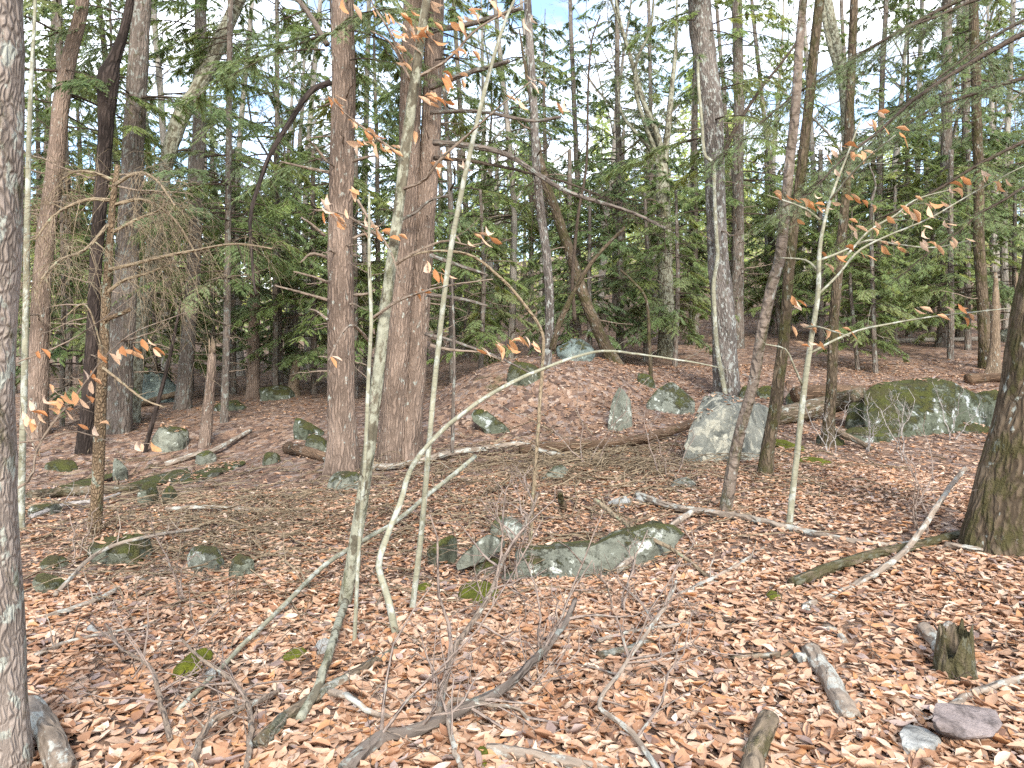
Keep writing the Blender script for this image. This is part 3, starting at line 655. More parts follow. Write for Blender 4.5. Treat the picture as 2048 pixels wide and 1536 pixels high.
# ------------------------------------------------------------------ trees
def dead_limbs(parent, path, rad, n, r, zlo, zhi, L=(0.3, 1.0), mat='twig', twigs=5):
    """short dead limbs, each a part of its own"""
    zz = path[:, 2]
    for k in range(n):
        z = r.uniform(zlo, zhi); i = int(np.argmin(np.abs(zz - z))); p = path[i]; az = r.uniform(0, 2 * np.pi); ln = r.uniform(*L)
        d = np.array([math.cos(az), math.sin(az), r.uniform(-0.25, 0.35)])
        q = p + d * rad[i] * 0.8; s = np.linspace(0, 1, 7)[:, None]
        pt = q + d * ln * s + np.cumsum(r.normal(0, 0.022, (7, 3)), 0) * ln; pt[:, 2] -= r.uniform(-0.15, 0.25) * ln * s[:, 0] ** 2
        b = MB(); r0 = min(0.010 + 0.008 * ln, rad[i] * 0.5); b.tubes(pt, np.linspace(r0, r0 * 0.3, 7), 6, 0, True, 0.1, 0, k)
        if twigs and ln > 0.5:
            a, c = sprout(pt, int(twigs * ln * 3), 0.45 * ln, 0.0050, r, 0.9, 0.2, 0.2); b.tubes(a, c, 3)
        b.build('branch', mat, parent)
def tree(label, pts, mat, Y=None, H=14, crown=None, csc=1.0, limbs=0, limbL=(0.3, 1.0), lz=(0.8, 5.0), sides=16, flare=0.5, dY=0.0, rough=0.06, group=None, name='tree', cat='tree', top=True, seed=None, zofs=0.0, crot=None):
    """pts: (px, py, width px) from the top of the frame down to the foot"""
    seed = seed if seed is not None else int(abs(pts[-1][0] * 7 + pts[-1][1])) % 997; r = np.random.default_rng(seed)
    bx, by, bw = pts[-1]; g = G(bx, by) if Y is None else None
    if g is None:
        x = (bx - 1024) / F * Y; g = onground(x, Y)
    Y = g[1]
    zb = g[2]; W = []; Rr = []
    m = len(pts)
    for k, (px, py, wd) in enumerate(pts):
        p = P(px, py, Y + dY * (1 - k / max(m - 1, 1))) if k < m - 1 else g
        W.append(p); Rr.append(wd * 0.96 / 2 / F * Y)
    W = W[::-1]; Rr = Rr[::-1]
    if top and W[-1][2] < H:
        d = unit(W[-1] - W[-2]); d = unit(d * 0.6 + np.array([0, 0, 0.6])); n = max(2, int((H - W[-1][2]) / 2.0)); a, ra = W[-1], Rr[-1]
        for k in range(1, n + 1):
            W.append(a + d * (H - a[2]) / max(d[2], 0.3) * k / n + np.array([r.normal(0, 0.05), r.normal(0, 0.05), 0])); Rr.append(max(ra * (1 - 0.85 * k / n), 0.012))
    W = [W[0] - (W[1] - W[0]) / np.linalg.norm(W[1] - W[0]) * 0.25] + W; Rr = [Rr[0]] + Rr
    W = np.array(W); Ln = np.linalg.norm(np.diff(W, axis=0), axis=1).sum()
    n = int(np.clip(Ln / 0.12, 14, 130)); 
    full = smooth_path(np.column_stack([W, Rr]), n); path, rad = full[:, :3], np.maximum(full[:, 3], 0.004)
    path = path + np.cumsum(r.normal(0, 0.004, path.shape), 0) * np.array([1, 1, 0]) * min(1, rad.max() * 6)
    t = thing(name, label, cat, g, group)
    b = MB(); b.tubes(path - g, rad, sides, 0, True, rough, flare, seed)
    o = b.build('trunk', mat, t)
    if limbs:
        dead_limbs(t, path - g, rad, limbs, r, lz[0], lz[1], limbL)
    if crown:
        me = CR[crown][seed % len(CR[crown])]
        # the crown follows the lean of the trunk through a placement at its middle
        c = obj('crown', me, t, None, (0, 0, r.uniform(0, 6.28) if crot is None else crot), csc)
        i = int(np.argmin(np.abs(path[:, 2] - g[2] - 6))); c.location = (path[i][0] - g[0], path[i][1] - g[1], zofs)
    t['_Y'] = float(Y)
    return t, path, rad
def limb(parent, pix, Y, w0, w1, mat='twig', twigs=0, tl=0.4, droop=0.3, dY=0.0, name='branch', tw=0.006, sub=0, flat=False, K=None, spread=1.0, r=None, tmat=None):
    """a limb traced as pixels at depth Y (running dY deeper to its tip)"""
    r = r or np.random.default_rng(int(pix[0][0] * 3 + pix[-1][1]) % 9973)
    m = len(pix); pts = np.array([P(a[0], a[1], Y + dY * k / (m - 1)) for k, a in enumerate(pix)])
    n = K or max(8, int(np.linalg.norm(np.diff(pts, axis=0), axis=1).sum() / 0.06)); path = smooth_path(pts, min(n, 70))
    path = path + np.cumsum(r.normal(0, 0.0012, path.shape), 0)
    b = MB(); b.tubes(path, np.linspace(w0, w1, len(path)) / 2 / F * Y, 7, 0, True, 0.1, 0, 3)
    if twigs:
        a, c = sprout(path, twigs, tl, tw, r, spread, droop, 0.15, 1.0, 6, 0.12, flat); b.tubes(a, c, 3, 0 if tmat is None else 1)
        for k in range(sub):
            j = r.integers(len(a)); a2, c2 = sprout(a[j], 3, tl * 0.45, tw * 0.65, r, spread, droop, 0.2, 1.0, 5); b.tubes(a2, c2, 3, 0 if tmat is None else 1)
    org = path[0]
    o = b.build(name, [mat] if tmat is None else [mat, tmat], parent, org)
    return o, path
def lone(o, label, cat, name=None, group=None):
    if name: o.name = name
    return tag(o, label, cat, group)

# --- near and middle trees
T1, p1, r1 = tree('thick lichen and moss spotted trunk cut off by the frame at its left edge', [(-8, 0, 104), (-12, 500, 104), (-16, 1000, 104), (-18, 1650, 108)], 'rough', Y=2.75, H=9, sides=40, flare=0.1, rough=0.10)
T2, p2, _ = tree('thin pale smooth sapling right beside the lichen-covered trunk', [(70, 0, 6), (58, 250, 9), (52, 560, 12), (44, 900, 13), (42, 1060, 14)], 'beech', H=6.5, sides=10, flare=0.2)
T3, p3, _ = tree('reddish scaly hemlock trunk leaning right, behind the pale sapling', [(160, 0, 24), (142, 90, 27), (121, 205, 31), (108, 342, 33), (90, 480, 34), (80, 650, 36), (72, 870, 44)], 'hemlock', H=15, crown='high', limbs=12, limbL=(0.6, 1.8))
T4, p4, _ = tree('blackish swollen dead trunk standing between the leaning reddish hemlock and a wide one', [(262, -20, 14), (248, 60, 18), (228, 120, 26), (218, 155, 42), (214, 240, 30), (206, 350, 28), (190, 560, 24), (178, 780, 28), (170, 905, 34)], 'dark', H=8, limbs=10, limbL=(0.5, 1.6), name='dead_tree')
T5, p5, _ = tree('wide brown hemlock trunk behind the twiggy dead broom', [(285, 0, 34), (275, 200, 40), (258, 480, 44), (242, 700, 50), (228, 865, 58)], 'hemgrey', H=17, crown='high', limbs=14, limbL=(0.6, 2.0))
T6, p6, _ = tree('lichen-spotted trunk leaning strongly right across the dim hollow', [(500, -40, 20), (480, 0, 24), (432, 100, 30), (395, 180, 30), (361, 240, 33), (330, 342, 26), (315, 430, 26), (285, 620, 30), (258, 845, 38)], 'mottled', H=12, limbs=6, limbL=(0.5, 1.4))
T7, p7, _ = tree('straight grey hemlock trunk with flared foot in the dim wood', [(402, 0, 22), (399, 250, 26), (390, 520, 27), (380, 650, 28), (366, 818, 32)], 'hemgrey', H=16, crown='tall', limbs=14, limbL=(0.5, 1.6))
T8, p8, _ = tree('slender hemlock with bark peeled off its foot beside the broken snag', [(458, 0, 11), (455, 300, 12), (452, 600, 14), (448, 845, 16)], 'hemgrey', H=14, crown='tall', csc=0.8, limbs=10, limbL=(0.4, 1.2))
T9, p9, _ = tree('dead brown trunk with drooping twigs between slender hemlock and main hemlock', [(512, 380, 10), (514, 520, 18), (508, 690, 24), (505, 795, 26)], 'hemlock', H=8, top=False, limbs=14, limbL=(0.5, 1.3), name='dead_tree')
T10, p10, _ = tree('short broken snag with splintered orange top in the dim wood', [(428, 694, 7), (426, 705, 15), (420, 780, 20), (408, 892, 24)], 'hemlock', top=False, flare=0.25, name='snag', cat='snag')
b = MB()
for k in range(7):
    a = p10[-1] + np.array([rng.normal(0, 0.04), rng.normal(0, 0.04), -0.1]); b.tubes(np.array([a, a + [0, 0, 0.1], a + [rng.normal(0, .01), 0, rng.uniform(0.14, 0.3)]]), [0.03, 0.022, 0.003], 5)
b.build('splintered_top', 'wood', T10, np.array(T10.location))
T11, p11, _ = tree('thin flaky-barked dead trunk carrying a broom of tan dead twigs', [(232, 330, 9), (222, 420, 13), (210, 600, 17), (200, 820, 22), (190, 1068, 25)], 'flaky', H=4, top=False, sides=12, name='dead_tree', flare=0.2)
T12, p12, _ = tree('thin dark bare stem leaning right beside the rounded grey rock', [(362, 600, 4), (345, 690, 7), (320, 790, 9), (288, 905, 10)], 'dark', top=False, sides=8, name='sapling')
T13, p13, r13 = tree('straight main hemlock with a single thick brown trunk and dead stubs', [(684, 0, 44), (686, 220, 48), (682, 450, 50), (682, 700, 54), (684, 860, 58), (683, 948, 64)], 'hemlock', H=19, crown='high', csc=0.9, limbs=26, limbL=(0.15, 0.55), lz=(0.9, 5.2), sides=40, flare=0.6, rough=0.07)
T14, p14, r14 = tree('double-stemmed thick hemlock right of the main hemlock', [(860, 0, 36), (856, 140, 38), (850, 330, 42), (838, 520, 44), (825, 720, 46), (815, 850, 48), (812, 918, 54)], 'hemlock', H=19, crown='high', csc=0.9, limbs=16, limbL=(0.2, 0.7), lz=(0.9, 5.0), sides=40, flare=0.55, rough=0.08)
b = MB(); W = np.array([P(*q, float(T14['_Y']) - 0.05) for q in ((782, 955), (784, 900), (790, 800), (801, 650), (811, 480), (818, 330), (822, 160), (826, 0), (829, -160), (834, -420))])
b.tubes(smooth_path(W, 80) - np.array(T14.location), np.interp(np.linspace(0, 1, 80), [0, .1, .3, .6, 1], [0.24, 0.185, 0.165, 0.145, 0.09]), 40, 0, True, 0.08, 0.1, 5)
b.build('stem', 'hemlock', T14)
T15, p15, _ = tree('beech with dark and pale mottled stem and orange leaves, in front of double hemlock', [(862, -60, 13), (850, 0, 16), (826, 170, 21), (808, 300, 22), (792, 440, 22), (768, 620, 23), (750, 780, 25), (730, 950, 26), (705, 1120, 27), (688, 1215, 28)], 'mottled', H=6.5, sides=20, flare=0.15)
T16, p16, _ = tree('slim straight pale pole leaning right in front of the arching sapling', [(1060, -80, 4), (1012, 40, 6), (968, 190, 9), (905, 480, 11), (868, 780, 11), (846, 1030, 12), (824, 1222, 13)], 'beech', H=5.8, sides=12, flare=0.15, name='sapling')
T17, p17, _ = tree('thin snapped-off pale pole standing against the mottled beech', [(738, 388, 4), (738, 520, 7), (742, 640, 8), (736, 760, 8), (730, 900, 8), (718, 1080, 8), (708, 1295, 9)], 'beech', top=False, sides=10, flare=0.1, name='dead_sapling', cat='sapling')
T21, p21, _ = tree('central straight grey tree on the crest of the leafy hump', [(1056, 0, 15), (1066, 160, 16), (1076, 360, 17), (1094, 520, 18), (1100, 640, 19), (1092, 728, 21)], 'ash', H=14, limbs=5, limbL=(0.4, 1.2), lz=(2.5, 6))
T23, p23, _ = tree('stout ridged grey trunk with a pale vine climbing it behind the pale boulder', [(1392, 0, 46), (1408, 130, 46), (1419, 205, 46), (1427, 342, 40), (1434, 512, 42), (1445, 637, 47), (1453, 792, 52)], 'ash', H=16, crown='high', csc=0.8, sides=32, flare=0.2, rough=0.08, limbs=4, limbL=(0.5, 1.2), lz=(3, 6))
limb(T23, [(1396, 120), (1397, 164), (1404, 239), (1410, 308), (1428, 328), (1430, 393), (1434, 479), (1436, 510), (1428, 568), (1430, 637), (1436, 705), (1452, 796)], float(T23['_Y']) - 0.30, 6, 10, 'beech', name='vine')
limb(T23, [(1438, 330), (1470, 260), (1520, 180), (1585, 95), (1610, 40)], float(T23['_Y']) - 0.3, 9, 3, 'darktwig', 18, 0.7, 0.1)
T24, p24, _ = tree('straight grey hemlock just right of the stout ridged trunk', [(1478, 0, 20), (1480, 200, 21), (1478, 420, 23), (1474, 680, 28)], 'hemgrey', Y=22, H=18, crown='tall', limbs=22, limbL=(0.5, 1.6), lz=(1.5, 8))
T25, p25, _ = tree('ringed grey brown trunk leaning right, first of three slim dark trunks', [(1618, -60, 15), (1607, 0, 16), (1592, 200, 19), (1577, 342, 20), (1559, 512, 22), (1543, 568, 22), (1520, 680, 22), (1504, 773, 22), (1475, 880, 24), (1450, 1024, 27)], 'cherry', H=10, sides=24, flare=0.12)
T26, p26, _ = tree('mossy dark trunk with bushy foot, middle of three slim dark trunks', [(1652, -60, 18), (1641, 0, 19), (1618, 200, 19), (1601, 342, 20), (1580, 500, 21), (1570, 637, 22), (1555, 773, 25), (1534, 905, 28), (1530, 948, 34)], 'mossy', H=11, sides=24, flare=0.3)
T27, p27, _ = tree('mossy dark trunk with a slight bend, last of three slim dark trunks', [(1718, -60, 15), (1712, 0, 15), (1705, 200, 17), (1698, 342, 18), (1684, 500, 19), (1671, 637, 20), (1664, 773, 21), (1655, 892, 27)], 'mossy', H=11, sides=24, flare=0.3)
T28, p28, _ = tree('pale green beech sapling with orange leaves beside the three slim dark trunks', [(1722, 235, 3), (1690, 320, 4), (1660, 400, 6), (1640, 490, 8), (1636, 590, 10), (1622, 680, 11), (1608, 780, 12), (1592, 920, 12), (1578, 1052, 14)], 'beech', top=False, sides=12, flare=0.1, name='sapling')
T29, p29, _ = tree('big mossy trunk leaning out of the frame at its right edge', [(2140, 300, 96), (2105, 500, 98), (2068, 720, 102), (2030, 900, 108), (2000, 1030, 112), (1990, 1100, 124)], 'mossy', H=9, sides=40, flare=0.3, rough=0.08)
for t_, p_, n_ in ((T16, p16, 16), (T17, p17, 10), (T2, p2, 8)):
    a_, c_ = sprout(p_, n_, 0.42, 0.0030, np.random.default_rng(n_), 0.9, -0.1, 0.3, 0.95, 7, 0.16); q_ = np.array(t_.location)
    for k in range(n_):
        b = MB(); b.tubes(a_[k:k + 1] - q_, c_[k:k + 1], 4)
        a2, c2 = sprout(a_[k], 4, 0.16, 0.0018, rng, 0.9, 0, 0.3, 1, 4); b.tubes(a2 - q_, c2, 3); b.build('twig', 'twig', t_)
# trees up the slope
T30, _, _ = tree('dark grey trunk of a touching pair up the right slope', [(1892, 0, 18), (1890, 350, 21), (1888, 560, 23), (1886, 716, 30)], 'hemgrey', Y=22, H=15, crown='low', limbs=4)
T31, _, _ = tree('thinner trunk behind the touching pair up the right slope', [(1936, 0, 13), (1930, 400, 15), (1922, 710, 21)], 'hemgrey', Y=23.5, H=14, crown='tall', limbs=4)
T32, _, _ = tree('grey trunk with mossy foot left of the split snags', [(1952, 0, 17), (1958, 300, 19), (1962, 500, 21), (1968, 640, 23), (1976, 745, 32)], 'mossy', Y=17.5, H=14, crown='high', limbs=5)
T33, p33, _ = tree('splintered grey snag left of two on the right slope', [(1996, 545, 6), (1996, 600, 14), (1992, 700, 20), (1988, 752, 30)], 'wood', Y=16.5, top=False, name='snag', cat='snag', flare=0.6, rough=0.2)
T34, p34, _ = tree('thin splintered snag right of two on the right slope', [(2032, 545, 4), (2031, 620, 10), (2028, 740, 16)], 'wood', Y=17.5, top=False, name='snag', cat='snag', flare=0.4, rough=0.2)
T35, _, _ = tree('mossy leaning brown trunk behind the leafy hump', [(1080, 330, 18), (1120, 450, 20), (1160, 570, 22), (1190, 650, 24), (1232, 770, 28)], 'mossy', Y=17.5, H=9, limbs=5, limbL=(0.4, 1.0))
T36, _, _ = tree('thin straight dark stem before the touching pair', [(1742, 420, 7), (1746, 600, 9), (1752, 752, 11)], 'hemgrey', Y=17.8, H=6, crown='young', csc=0.8, limbs=6, limbL=(0.3, 0.8), lz=(0.4, 2.5))
T37, _, _ = tree('thin dark stem nearer the last of three slim dark trunks', [(1700, 560, 6), (1708, 660, 8), (1716, 756, 9)], 'hemgrey', Y=18.2, H=5, crown='young', csc=0.65, limbs=4, limbL=(0.3, 0.7), lz=(0.4, 2.5))
T38, _, _ = tree('forked trunk with mossy arms high behind the three slim dark trunks', [(1640, -60, 14), (1655, 0, 18), (1680, 120, 20), (1692, 180, 26), (1700, 300, 26), (1706, 500, 26), (1712, 690, 30)], 'mottled', Y=26, H=13, limbs=4)
limb(T38, [(1692, 190), (1672, 130), (1655, 70), (1648, 10), (1650, -60)], 26, 14, 8, 'mottled')

# forked pale deciduous trees, bare
def bare_tree(b, r, base, H, r0, spread=0.5, nl=9, tw=14, mats=(0, 0), wig=0.02, tk=4):
    n = 14; s = np.linspace(0, 1, n)
    lean = r.normal(0, 0.06, 2)
    path = base + np.stack([lean[0] * H * s ** 1.5, lean[1] * H * s ** 1.5, H * s], -1) + np.cumsum(r.normal(0, wig, (n, 3)) * [1, 1, 0], 0) * H * 0.12
    b.tubes(path, r0 * (1 - 0.9 * s ** 1.2), 7, mats[0], True, 0.06)
    for k in range(nl):
        t = r.uniform(0.28, 0.95); i = int(t * (n - 1)); az = r.uniform(0, 6.28); L = H * (1 - t) * r.uniform(0.5, 0.9) + 0.08 * H
        d = np.array([math.cos(az) * spread, math.sin(az) * spread, r.uniform(0.5, 1.0)]); q = np.linspace(0, 1, 8)[:, None]
        lp = path[i] + unit(d) * L * q + np.cumsum(r.normal(0, 0.035, (8, 3)), 0) * L * q
        lr = r0 * (1 - 0.9 * t) * 0.55
        b.tubes(lp, np.linspace(lr, lr * 0.15 + 0.003, 8), 5, mats[0])
        a, c = sprout(lp, tw, L * 0.45, max(lr * 0.28, 0.006), r, 0.8, -0.15, 0.2, 1, 6, 0.14); b.tubes(a, c, 3, mats[1])
        for j in range(0, len(a), 1):
            a2, c2 = sprout(a[j], tk, L * 0.22, 0.005, r, 0.8, -0.1, 0.25, 1, 4, 0.12); b.tubes(a2, c2, 3, mats[1])
BT = []
for k in range(4):
    tb = MB(); bare_tree(tb, rng, np.zeros(3), 16, 0.19, 0.55, 11, 10)
    BT.append(tb.mesh('trunk', ['farbark']))
def bare(label, px, Y, sc=1.0, rz=0.0, k=0, group=None):
    g = onground((px - 1024) / F * Y, Y, -0.1)
    o = obj('bare_tree', BT[k % 4], None, g, (0, 0, rz), sc); return tag(o, label, 'tree', group)
tb = MB(); r_ = np.random.default_rng(5); Yp = 21.0; g = onground((1335 - 1024) / F * Yp, Yp, -0.15)
stem = smooth_path(np.array([g, P(1330, 520, Yp), P(1326, 400, Yp), P(1322, 330, Yp)]), 22); tb.tubes(stem, np.linspace(0.24, 0.19, 22), 14, 0, True, 0.08, 0.4)
PT = thing('bare_tree', 'pale bare multi-stemmed tree against the sky left of the stout ridged trunk', 'tree', g); 
tb.build('trunk', 'mottled', PT, g)
for pp, w0 in (([(1324, 345), (1318, 280), (1285, 200), (1262, 120), (1240, 40), (1225, -40)], 13), ([(1322, 335), (1300, 250), (1276, 160), (1250, 80), (1215, -20)], 12), ([(1326, 340), (1335, 260), (1342, 180), (1350, 100), (1352, 0)], 16), ([(1322, 335), (1278, 210), (1272, 130), (1300, 60), (1310, -30)], 10), ([(1324, 360), (1300, 300), (1245, 230), (1235, 160)], 9)):
    limb(PT, pp, Yp, w0, 4, 'mottled', 26, 1.1, -0.1, r_.normal(0, 0.8), 'stem', 0.008, 60, r=r_)
bare('pale tall bare trunk between the forked trunk and the touching pair', 1850, 27, 1.05, 0.4, 0)
bare('pale bare tree over the crest right of the last slim dark trunk', 1780, 31, 1.0, 2.0, 1)
bare('pale bare tree beyond the frame-edge trunk up the right slope', 1990, 30, 1.0, 3.0, 2)
bare('grey bare tree seen between stout ridged trunk and first leaning trunk', 1535, 34, 1.0, 4.1, 3)
bare('pale bare tree in the gap right of the central grey tree', 1195, 33, 0.95, 5.0, 0)
bare('whitish thin bare tree left of the main hemlock, deep in the wood', 575, 24, 0.8, 1.0, 1)
bare('pale bare tree deep in the wood right of the slender hemlock', 545, 30, 0.95, 2.5, 2)
bare('pale bare tree behind the leaning lichen-spotted trunk', 330, 30, 1.0, 0.0, 3)
bare('pale bare tree seen between the pale pole and the central grey tree', 985, 30, 0.95, 3.3, 1)

# more hemlocks behind, each its own
BG = [
    (130, 17, 'hemgrey', 30, 'tall', 'hemlock behind the pale sapling in the dim corner'), (20, 21, 'hemgrey', 28, 'tall', 'hemlock hidden behind the lichen-covered trunk'),
    (330, 23, 'dark', 24, 'tall', 'dark hemlock deep behind the leaning lichen-spotted trunk'), (480, 26, 'hemgrey', 20, 'low', 'hemlock seen between the slender hemlock and the dead brown trunk'),
    (560, 20, 'hemgrey', 18, 'tall', 'hemlock left of the main hemlock beyond the orange snag stub'), (615, 28, 'hemgrey', 20, 'low', 'grey hemlock close left of the main hemlock, far back'),
    (735, 22, 'hemgrey', 20, 'tall', 'hemlock in the gap between main hemlock and double hemlock'), (905, 19, 'hemgrey', 18, 'tall', 'hemlock just right of the double hemlock, behind the slim pole'),
    (935, 27, 'hemgrey', 18, 'low', 'hemlock behind the arch of the bent sapling'), (1020, 21, 'hemgrey', 20, 'low', 'hemlock left of the central grey tree behind the leafy hump'),
    (1150, 25, 'hemgrey', 18, 'low', 'hemlock right of the central grey tree, far back'), (1240, 22, 'hemgrey', 20, 'low', 'hemlock behind the mossy leaning brown trunk'),
    (1385, 24, 'hemgrey', 22, 'low', 'hemlock just left of the stout ridged trunk'), (1540, 26, 'hemgrey', 16, 'low', 'hemlock seen between first and middle slim dark trunks'),
    (1620, 30, 'hemgrey', 18, 'low', 'hemlock behind the pale green beech sapling'), (1765, 24, 'hemgrey', 20, 'low', 'hemlock left of the touching pair on the right slope'),
    (1830, 29, 'hemgrey', 18, 'tall', 'hemlock far up the slope right of the last slim dark trunk'), (2010, 25, 'hemgrey', 20, 'low', 'hemlock behind the split snags'),
    (80, 30, 'hemgrey', 20, 'low', 'far hemlock in the dim corner right of the pale sapling'), (230, 27, 'dark', 22, 'tall', 'far hemlock behind the blackish dead trunk'),
    (410, 34, 'hemgrey', 16, 'low', 'far hemlock behind the short broken snag'), (660, 36, 'hemgrey', 16, 'low', 'far hemlock behind the main hemlock'),
    (1080, 36, 'hemgrey', 16, 'low', 'far hemlock behind the central grey tree'), (1310, 33, 'hemgrey', 16, 'low', 'far hemlock below the pale multi-stemmed tree'),
    (1460, 36, 'hemgrey', 16, 'low', 'far hemlock behind the stout ridged trunk'), (1700, 36, 'hemgrey', 16, 'low', 'far hemlock behind the forked trunk'), (1930, 36, 'hemgrey', 16, 'low', 'far hemlock behind the touching pair'),
]
for px, Y, m, wd, cr, lab in BG:
    tree(lab, [(px + rng.uniform(-35, 35), 0, wd * 0.45), (px + rng.uniform(-8, 8), 400, wd * 0.62), (px, 720, wd * 0.8)], m if Y < 18 or int(px) % 3 else 'farbark', Y=Y, H=16, crown=cr, csc=rng.uniform(0.85, 1.1), limbs=17, limbL=(0.6, 2.4), lz=(0.6, 7), sides=10, seed=int(px), name='hemlock')
YG = [(1180, 19.5, 1.0, 'young hemlock with light green sprays right of the leafy hump'), (1290, 20.5, 1.1, 'young hemlock with light green sprays above the upright slab'),
      (960, 18, 0.9, 'young hemlock behind the slim pole, beside the leafy hump'), (1560, 24, 1.1, 'young hemlock between the stout ridged trunk and middle slim dark trunk'),
      (1790, 21, 1.15, 'young hemlock on the slope above the large dark boulder'), (1860, 26, 1.1, 'young hemlock left behind the touching pair'),
      (310, 20, 1.0, 'young hemlock above the blue green boulder'), (590, 23, 1.1, 'young hemlock in the dim wood near the orange snag stub'),
      (120, 15, 0.9, 'young hemlock in the dim hollow by the pale sapling'), (1350, 19, 0.9, 'young hemlock close behind the rock with the moss cap'),
      (1640, 25, 1.0, 'young hemlock behind the uprooted log'), (2030, 22, 1.1, 'young hemlock at the frame edge behind the split snags')]
for px, Y, s_, lab in YG:
    tree(lab, [(px, 380, 6), (px + rng.uniform(-8, 8), 560, 9), (px, 720, 11)], 'hemgrey', Y=Y, H=5.4 * s_, crown='young', csc=s_, limbs=3, sides=8, seed=int(px) + 1, name='young_hemlock', zofs=0)

r_ = np.random.default_rng(19); USED = set()
FEAT = [(20, 'the lichen-covered trunk'), (55, 'the pale sapling'), (95, 'the leaning reddish hemlock'), (200, 'the blackish dead trunk'), (215, 'the thin flaky dead trunk'), (255, 'the wide brown hemlock'), (310, 'the blue green boulder'), (345, 'the lichen-spotted leaning trunk'), (385, 'the flared grey hemlock'), (425, 'the short broken snag'), (452, 'the slender hemlock'), (508, 'the dead brown trunk'), (588, 'the orange snag stub'), (682, 'the main hemlock'), (740, 'the snapped-off pole'), (790, 'the mottled beech'), (835, 'the double hemlock'), (890, 'the slim pale pole'), (960, 'the bowed sapling'), (1040, 'the left end of the hump'), (1090, 'the central grey tree'), (1175, 'the mossy leaning trunk'), (1240, 'the upright slab'), (1325, 'the pale multi-stemmed tree'), (1360, 'the moss-capped rock'), (1435, 'the stout ridged trunk'), (1480, 'the grey hemlock beside the vine trunk'), (1540, 'the first slim dark trunk'), (1585, 'the middle slim dark trunk'), (1635, 'the pale green beech'), (1685, 'the last slim dark trunk'), (1712, 'the forked trunk'), (1750, 'the thin straight stem'), (1810, 'the large dark boulder'), (1888, 'the touching pair'), (1930, 'the thinner trunk of the pair'), (1965, 'the mossy-footed grey trunk'), (1995, 'the splintered snags'), (2035, 'the frame-edge mossy trunk')]
for k in range(48):
    Y = r_.uniform(18, 42); px = (k + r_.uniform(0, 1)) / 48 * 2040 + 5; kind = 'young' if r_.uniform() < 0.68 else 'low'
    for fx, ft in sorted(FEAT, key=lambda q: abs(q[0] - px)):
        lab = ('bushy low hemlock' if kind == 'young' else 'tall feathery hemlock') + (' far' if Y > 30 else '') + ' in the green wood behind ' + ft
        if lab not in USED: break
    USED.add(lab)
    tree(lab, [(px, 300, 9), (px, 500, 11), (px, 720, 13)], 'hemgrey', Y=Y, H=5.5 if kind == 'young' else 13, crown=kind, csc=r_.uniform(0.85, 1.2), sides=7, seed=k + 300, name='hemlock', group='hemlocks deep in the wood')

# far wood as one mass: trunks, twigs and foliage up the far rise
b = MB(); r_ = np.random.default_rng(11)
for k in range(95):
    Y = r_.uniform(44, 125); x = r_.uniform(-0.85, 0.85) * Y; g = onground(x, Y, -0.2)
    bare_tree(b, r_, g, r_.uniform(11, 17), r_.uniform(0.10, 0.2), 0.6, 6, 6, (0, 0), 0.02, 1)
for k in range(64):
    Y = r_.uniform(42, 95); x = r_.uniform(-0.8, 0.8) * Y; g = onground(x, Y); Hh = r_.uniform(6, 14)
    b.tubes(np.array([g, g + [0, 0, Hh * 0.5], g + [0, 0, Hh]]), [0.14, 0.1, 0.02], 5)
    n = 1300; u = r_.uniform(0.06, 1, n); az = r_.uniform(0, 6.28, n); rr = 2.4 * (1.05 - u) ** 0.8 * np.sqrt(r_.uniform(0.05, 1, n)) 
    c = g + np.stack([rr * np.cos(az), rr * np.sin(az), Hh * u - 0.3 * rr], -1); d = unit(np.stack([np.cos(az), np.sin(az), r_.normal(-0.3, 0.3, n)], -1)) * r_.uniform(0.12, 0.4, (n, 1)); e = unit(np.cross(d, r_.normal(size=(n, 3)))) * 0.07
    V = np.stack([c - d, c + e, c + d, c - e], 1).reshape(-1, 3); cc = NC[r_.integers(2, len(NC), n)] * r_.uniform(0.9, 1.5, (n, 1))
    b.add(V, np.arange(n * 4).reshape(-1, 4), None, 1, None, np.repeat(cc, 4, 0))
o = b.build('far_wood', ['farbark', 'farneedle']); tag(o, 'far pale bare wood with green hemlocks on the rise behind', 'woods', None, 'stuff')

# ------------------------------------------------------------------ limbs that the photograph shows clearly
Y14 = float(T14['_Y']); Y13 = float(T13['_Y'])
limb(T14, [(868, 285), (940, 292), (1010, 308), (1070, 345), (1130, 382), (1200, 405), (1260, 425), (1330, 457)], Y14 - 0.3, 13, 5, 'hemgrey', 42, 0.75, 0.55, -1.6, tw=0.0075, sub=60, tmat='darktwig')
limb(T14, [(868, 316), (930, 320), (1000, 332), (1060, 345), (1130, 362), (1200, 390)], Y14 - 0.2, 8, 3, 'darktwig', 16, 0.5, 0.4, -1.0)
limb(T14, [(860, 175), (920, 150), (990, 130), (1018, 122)], Y14 - 0.3, 12, 8, 'hemgrey', 8, 0.5, 0.3, -0.8)
limb(T14, [(866, 60), (930, 50), (1000, 30), (1045, 15)], Y14 - 0.2, 12, 8, 'hemgrey', 8, 0.5, 0.3, -0.5)
limb(T14, [(860, 225), (960, 222), (1060, 240), (1120, 232)], Y14 - 0.2, 8, 6, 'hemgrey', 8, 0.5, 0.3, -0.5)
limb(T14, [(860, 510), (900, 525), (960, 545), (975, 552)], Y14 - 0.3, 9, 6, 'hemgrey', 0)
limb(T14, [(855, 590), (900, 595), (940, 602), (975, 612)], Y14 - 0.3, 9, 5, 'hemgrey', 0)
limb(T14, [(850, 668), (900, 680), (960, 700), (1010, 720), (1060, 745)], Y14 - 0.3, 7, 3, 'hemgrey', 10, 0.5, 0.2, -0.7)
